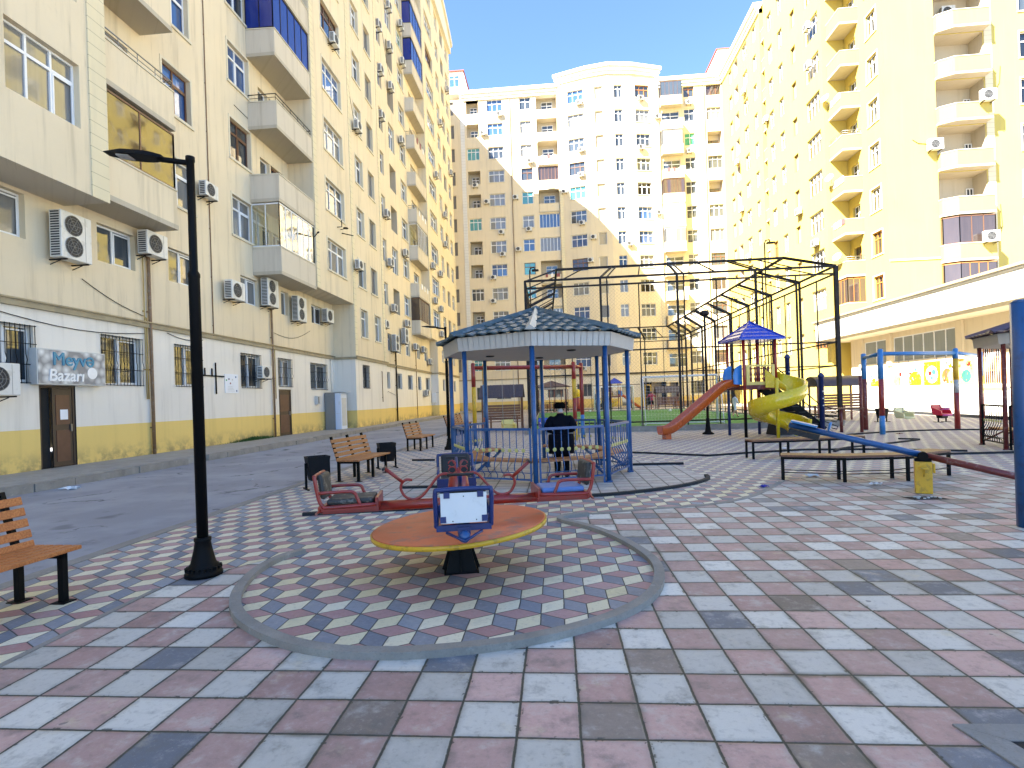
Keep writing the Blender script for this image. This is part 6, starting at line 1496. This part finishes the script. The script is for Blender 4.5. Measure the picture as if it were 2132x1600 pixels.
b.use('paint_yellow'); b.tube([(8.3, 51.5, 0), (8.3, 51.5, 2.6)], .06, 8); b.use('paint_red'); b.tube([(8.9, 52.0, 0), (8.9, 52.0, 1.2)], .06, 8); b.use('paint_yellow'); b.tube([(8.9, 52.0, 1.2), (8.9, 52.0, 2.5)], .06, 8); b.tube([(8.3, 51.5, 2.5), (8.9, 52, 2.45)], .05, 8)
tag(b.build('exercise_frame'), 'yellow and red exercise frame beyond the pitch, in front of the dark shop openings', 'exercise frame')
b = MB(); b.use('paint_red'); b.lathe([(.3, 0), (.3, 1.5), (.05, 1.55)], (2.2, 57, 0), 14); b.use('slide_yellow'); b.lathe([(.32, 1.56), (.32, 2.3), (.05, 2.4)], (2.2, 57, 0), 14)
tag(b.build('play_column'), 'thick red and yellow play column beyond the far touchline', 'play column')
for x, y, a, lb in ((11.9, 52.2, 80, 'dark bench beyond the right corner of the pitch, left of the pair'), (13.6, 52.4, 85, 'dark bench beyond the right corner of the pitch, right of the pair'), (-1.0, 60.5, 90, 'far bench beside the reddish gazebo')):
    dup(b2, (x, y, .004), R(a), lb, 'benches beyond the pitch')

# ================================================================== things on and by the left wall
m, nt, pb = new_mat('sign_stones'); v = nt.n('ShaderNodeTexVoronoi'); nt.t.links.new(nt.obj(), v.inputs['Vector']); v.inputs['Scale'].default_value = 4.2
c = nt.mix(nt.m('MULTIPLY', v.outputs['Distance'], 1.5), (.80, .80, .76), (.24, .24, .24)); nt.put(pb.inputs['Base Color'], c); pb.inputs['Roughness'].default_value = .5; MATS['sign_stones'] = m
sg = empty('shop_sign', (-13.99, 14.5, 2.9), 0, 'shop sign with blue and white lettering over the open brown door', 'sign')
b = MB().use('meter_grey'); b.box(.0, .22, -1.1, 1.1, -.49, .49); b.build('sign_box', sg)
b = MB().use('sign_stones'); b.box(.221, .232, -1.07, 1.07, -.46, .46); fc = b.build('sign_face', sg)
def lettering(txt, size, y, z, x, mkey, par, shear=0.0, off=.012):
    cu = bpy.data.curves.new('lettering', 'FONT'); cu.body = txt; cu.size = size; cu.extrude = .006; cu.shear = shear
    t = bpy.data.objects.new('lettering', cu); COL.objects.link(t); bpy.context.view_layer.update()
    me = bpy.data.meshes.new_from_object(t.evaluated_get(bpy.context.evaluated_depsgraph_get())); bpy.data.objects.remove(t); mb = MB().use(mkey)
    for i, (dx, dy) in enumerate(((-.013, 0), (.013, .003), (0, -.011), (0, .011), (0, 0))):
        n = len(mb.v); mb.v += [(v.co.x + dx, v.co.y + dy, v.co.z + .0012 * i) for v in me.vertices]
        for f in me.polygons: mb.face([n + j for j in f.vertices])
    me = mb.mesh('lettering')
    o = bpy.data.objects.new('lettering', me); COL.objects.link(o); o.parent = par; o.matrix_local = Matrix(((0, 0, 1, x), (1, 0, 0, y), (0, 1, 0, z), (0, 0, 0, 1))); return o
lettering('Meyvə', .50, -.66, .06, .242, 'letters_blue', fc, 0, .014); lettering('Bazarı', .46, -.80, -.38, .242, 'letters_white', fc, .12, .012)
b = MB().use('letters_white'); b.lathe([(.17, 0), (.17, .004)], (0, 0, 0), 28); b.xf(Matrix.Translation((.234, .62, -.13)) @ Matrix.Rotation(R(90), 4, 'Y')); b.build('fruit_spot', fc)
po = empty('notice_board', (-13.995, 22.45, 2.25), 0, 'white notice poster on the wall left of the third barred window', 'poster'); b = MB().use('paper_white'); b.box(0, .02, -.48, .48, 0, .82); b.build('panel', po)
b = MB()
for y, z, mm in ((-.2, .6, 'shoe_black'), (-.1, .42, 'paint_red'), (.3, .7, 'paint_blue'), (.34, .1, 'paint_blue'), (-.38, .55, 'green_curtain'), (.05, .58, 'meter_grey')): b.use(mm); b.box(.021, .024, y - .04, y + .04, z - .035, z + .035)
b.use('meter_grey')
for i in range(4): b.box(.021, .023, -.3, .2 - i * .05, .08 + i * .06, .10 + i * .06)
b.build('print', po)
b = MB().use('iron_black'); b.box(-13.99, -13.94, 20.55, 21.9, 2.92, 2.97)
for y in (20.65, 21.1): b.box(-13.985, -13.945, y - .02, y + .02, 2.97, 3.25)
b.box(-13.985, -13.945, 21.33, 21.37, 2.2, 3.5); tag(b.build('wall_bracket'), 'black iron bracket rack on the wall left of the white notice poster', 'bracket')
b = MB().use('iron_black'); b.tube([(-12.58, 31.2, 12.1), (-12.3, 31.2, 12.1), (-12.3, 31.2, 12.5)], .025, 6); b.tube([(-12.58, 31.9, 11.95), (-12.1, 32.5, 11.95)], .03, 6); b.lathe([(.16, 0), (.14, .05), (.02, .07)], (-12.25, 31.7, 12.15), 10); b.tube([(-12.58, 31.7, 12.1), (-12.25, 31.7, 12.15)], .02, 6)
tag(b.build('antenna_bracket'), 'small black antenna bracket on the bay above the wide third floor window', 'antenna')
b = MB().use('iron_dark'); b.tube([(-12.58, 28.05, 10.6), (-12.2, 27.6, 10.65)], .03, 6); b.tube([(-12.2, 27.6, 10.65), (-12.05, 27.4, 10.62)], .05, 6)
tag(b.build('wall_lamp'), 'small lamp on an arm at the corner of the glazed balcony', 'lamp')
cbn = empty('metal_cabinet', (-13.6, 32.3, .1), 0, 'tall white metal cabinet standing in the wall corner by the far pavement', 'cabinet')
b = MB().use('ac_side'); b.box(-.35, .25, -.5, .55, 0, 2.25); b.build('grey_housing', cbn, .01)
b = MB().use('cabinet_white'); b.box(.251, .62, -.42, .5, 0, 2.2); b.build('white_housing', cbn, .012)
b = MB().use('meter_grey'); b.box(.25, .9, -.5, .55, 2.24, 2.27); b.box(.30, .56, -.43, -.421, .95, .965); b.box(.5, .53, -.436, -.421, 1.5, 1.7); b.box(.621, .63, -.3, .4, .2, 1.9); b.build('door_trim', cbn)
b = MB().use('meter_grey'); b.box(-13.99, -13.8, 30.55, 30.95, 1.65, 2.15); b.use('shoe_black'); b.box(-13.80, -13.79, 30.6, 30.7, 1.7, 2.1); tag(b.build('meter_box', bevel=.01), 'small grey meter box on the wall beside the white cabinet', 'meter box')
b = MB().use('board_white'); b.box(-12.9, -12.5, 55.82, 55.99, 1.5, 2.5); b.use('meter_grey'); b.tube([(-12.75, 55.9, 1.5), (-12.7, 55.85, 1.2), (-12.6, 55.9, 1.5)], .03, 6); b.use('chain_steel'); b.tube([(-12.5, 55.9, 2.52), (-12.2, 55.9, 2.52)], .02, 6); tag(b.build('wall_box', bevel=.02), 'white box on the far shaded side wall of the left block', 'wall box')
b = MB().use('weed_green'); rw = random.Random(9)
for i in range(900):
    y = rw.gauss(24.0, .9); x = -13.97 + abs(rw.gauss(0, .09)); h = rw.uniform(.05, .22) * (1 - .3 * abs(y - 24)); a = rw.uniform(0, 2 * PI)
    if h < .03: continue
    dx, dy = .012 * math.cos(a), .012 * math.sin(a); lx, ly = rw.uniform(-.08, .08), rw.uniform(-.08, .08)
    b.poly([(x - dx, y - dy, .1), (x + dx, y + dy, .1), (x + lx * .5, y + ly * .5, .1 + h * .7), (x + lx, y + ly, .1 + h)])
tag(b.build('weeds'), None, None, None, 'stuff')
# ================================================================== posters on the annex wall
for y0, y1, z0, z1, base, shapes, lb in (
    (42.2, 43.9, 1.65, 2.7, 'board_white', [(.5, .1, .3, 'slide_yellow'), (.3, .7, .07, 'paint_sky')], 'white poster panel with a yellow base, leftmost on the sunlit annex wall'),
    (39.3, 40.9, 1.62, 2.95, 'board_white', [(.35, .25, .28, 'panel_yellow'), (.6, .6, .1, 'paint_red'), (.25, .75, .06, 'paint_sky')], 'white poster panel with a small red spot on the annex wall'),
    (37.6, 39.2, 1.62, 3.0, 'board_white', [(.5, .2, .42, 'slide_yellow'), (.55, .75, .08, 'paint_sky'), (.2, .6, .06, 'paint_red')], 'white poster panel with yellow hills on the annex wall'),
    (36.0, 37.55, 1.6, 3.1, 'slide_yellow', [(.5, .45, .36, 'board_white'), (.4, .5, .1, 'paint_red'), (.62, .55, .12, 'green_curtain'), (.5, .3, .08, 'paint_sky')], 'yellow poster with a white round picture on the annex wall'),
    (34.6, 35.95, 1.58, 3.15, 'board_white', [(.4, .35, .35, 'paint_orange'), (.7, .3, .3, 'panel_yellow'), (.6, .75, .12, 'slide_yellow')], 'orange patterned poster on the annex wall'),
    (33.2, 34.5, 1.56, 3.25, 'panel_yellow', [(.5, .3, .3, 'green_curtain'), (.35, .6, .14, 'board_white'), (.65, .72, .12, 'paint_red')], 'yellow and green poster nearest the barred window on the annex wall')):
    p = empty('wall_poster', (23.995, (y0 + y1) / 2, z0), 0, lb, 'poster', 'children\'s posters on the annex wall'); W_, H_ = y1 - y0, z1 - z0
    b = MB().use(base); b.box(-.02, 0, -W_ / 2, W_ / 2, 0, H_); b.build('panel', p); b = MB(); rr = random.Random(lb)
    for i, (u, v, r, mm) in enumerate(shapes):
        b.use(mm); n = 20; x = -.021 - .0015 * i; b.poly([(x, max(-W_ / 2, min(W_ / 2, (u - .5) * -W_ + r * W_ * math.cos(2 * PI * k / n))), max(0, min(H_, v * H_ + r * W_ * math.sin(2 * PI * k / n)))) for k in range(n)][::-1])
    for i in range(26):
        b.use(rr.choice(['paint_red', 'paint_sky', 'green_curtain', 'slide_yellow', 'shoe_black', 'paint_orange', 'board_white', 'panel_yellow'])); y, z, s = rr.uniform(-.42, .42) * W_, rr.uniform(.1, .88) * H_, rr.uniform(.02, .08); n = rr.choice((5, 7, 9)); x = -.031 - .0008 * i; b.poly([(x, y - s * rr.uniform(.6, 1.1) * math.cos(2 * PI * k / n), z + s * rr.uniform(.6, 1.1) * math.sin(2 * PI * k / n)) for k in range(n)])
    b.build('print', p)
# dishes and slack cables on the sunlit block
for v, k, lb in ((47.6, 3, 'white satellite dish on a mid-height corner balcony of the right block'), (46.8, 1, 'white satellite dish on a low corner balcony of the right block'), (47.9, 5, 'white satellite dish on an upper corner balcony of the right block')):
    z = FR(k) + 1.25; d = empty('satellite_dish', (23.6, v, z), 0, lb, 'satellite dish', 'satellite dishes')
    b = MB().use('dish_white'); T = Matrix.Translation((-.12, 0, .42)) @ Matrix.Rotation(R(-62), 4, 'Y') @ Matrix.Rotation(R(25), 4, 'X'); b.grid(lambda u, w: Vector((.36 * u * math.cos(2 * PI * w), .36 * u * math.sin(2 * PI * w), .10 * u * u)), 6, 20); b.xf(T); b.build('reflector', d)
    b = MB().use('chain_steel'); b.tube([(0.02, 0, 0), (0.02, 0, .35), (-.06, 0, .42)], .02, 6); b.tube([T @ Vector((.3, 0, .08)), T @ Vector((.05, 0, .34))], .01, 5); b.box(-.02, .06, -.05, .05, 0, .02); b.build('mount', d)
for pts in ([(27.2, 20.0), (27.6, 19.7), (28.3, 19.6)], [(32.2, 22.6), (32.9, 22.9), (33.4, 23.8), (33.5, 25.0)], [(32.1, 12.4), (33.0, 12.3), (33.3, 13.2), (33.2, 14.8)]):
    cable(RB, R5, pts, .02)
# ================================================================== small things on the ground
b = MB().use('pit_shade'); b.poly([(4.95, 8.02, .006), (5.42, 8.02, .006), (5.35, 8.24, .006), (4.9, 8.24, .006)]); b.use('meter_grey')  # flat near-black sheet paints the unlit inside of the pit
for i in range(14): x, y = random.uniform(5.0, 5.35), random.uniform(8.05, 8.2); b.box(x, x + .03, y, y + .02, .006, .02)
tag(b.build('drain_pit'), 'dark open drain pit in the paving in front of the seesaw post', 'drain')
b = MB().use('cast_concrete'); b.hull([(1.80, 2.70, -.02), (2.7, 2.72, -.02), (2.7, 2.60, -.02), (1.96, 2.58, -.02)][::-1], [(1.80, 2.70, .010), (2.7, 2.72, .010), (2.7, 2.60, .010), (1.96, 2.58, .010)][::-1]); b.hull([(1.80, 2.70, -.02), (1.955, 2.578, -.02), (2.1, 2.0, -.02), (1.93, 2.0, -.02)][::-1], [(1.80, 2.70, .010), (1.955, 2.578, .010), (2.1, 2.0, .010), (1.93, 2.0, .010)][::-1])
b.use('pit_shade'); b.poly([(1.95, 2.585, .005), (2.7, 2.605, .005), (2.7, 2.0, .005), (2.095, 2.0, .005)]); b.use('cast_concrete'); b.hull([(2.06, 2.46, -.02), (2.7, 2.48, -.02), (2.7, 2.0, -.02), (2.17, 2.0, -.02)][::-1], [(2.06, 2.46, .007), (2.7, 2.48, .007), (2.7, 2.0, .007), (2.17, 2.0, .007)][::-1])  # black sheet stands in for the shade down the hole
tag(b.build('manhole_frame'), 'broken concrete manhole frame in the paving at the bottom right corner', 'manhole')
def scrap(x, y, z, s, m, label, seed):
    r = random.Random(seed); b = MB().use(m); n = 7; b.grid(lambda u, v: Vector((x + (u - .5) * s + r.uniform(-.15, .15) * s, y + (v - .5) * s * .7 + r.uniform(-.15, .15) * s, z + r.uniform(.003, .28) * s)), 5, 4, False); return tag(b.build('litter'), label, 'litter')
scrap(3.38, 9.28, .006, .13, 'paper_blue', 'crumpled violet-blue paper on the paving left of the front curved bench', 1); scrap(4.6, 10.3, .006, .2, 'paper_white', 'crumpled white paper under the front curved bench', 2); scrap(5.15, 9.3, .006, .15, 'paper_white', 'flat white paper in front of the curved bench', 3)
scrap(-10.9, 11.3, -.098, .3, 'paper_white', 'crumpled white paper on the road by the pavement kerb', 4); scrap(.28, 3.93, .006, .05, 'paper_blue', 'tiny blue scrap on the circle of rhombus paving', 5); scrap(6.1, 15.1, .006, .2, 'paper_white', 'white scrap on the paving behind the rear curved bench', 6); scrap(-7.2, 12.2, -.098, .08, 'paper_white', 'small white scrap on the middle of the road', 7)
scrap(11.3, 19.0, .006, .16, 'paint_maroon', 'small red scrap at the foot of the left blue swing pole', 8)
scrap(-3.55, 5.3, .012, .05, 'paper_white', 'tiny yellow-white wrapper by the road kerb', 9)
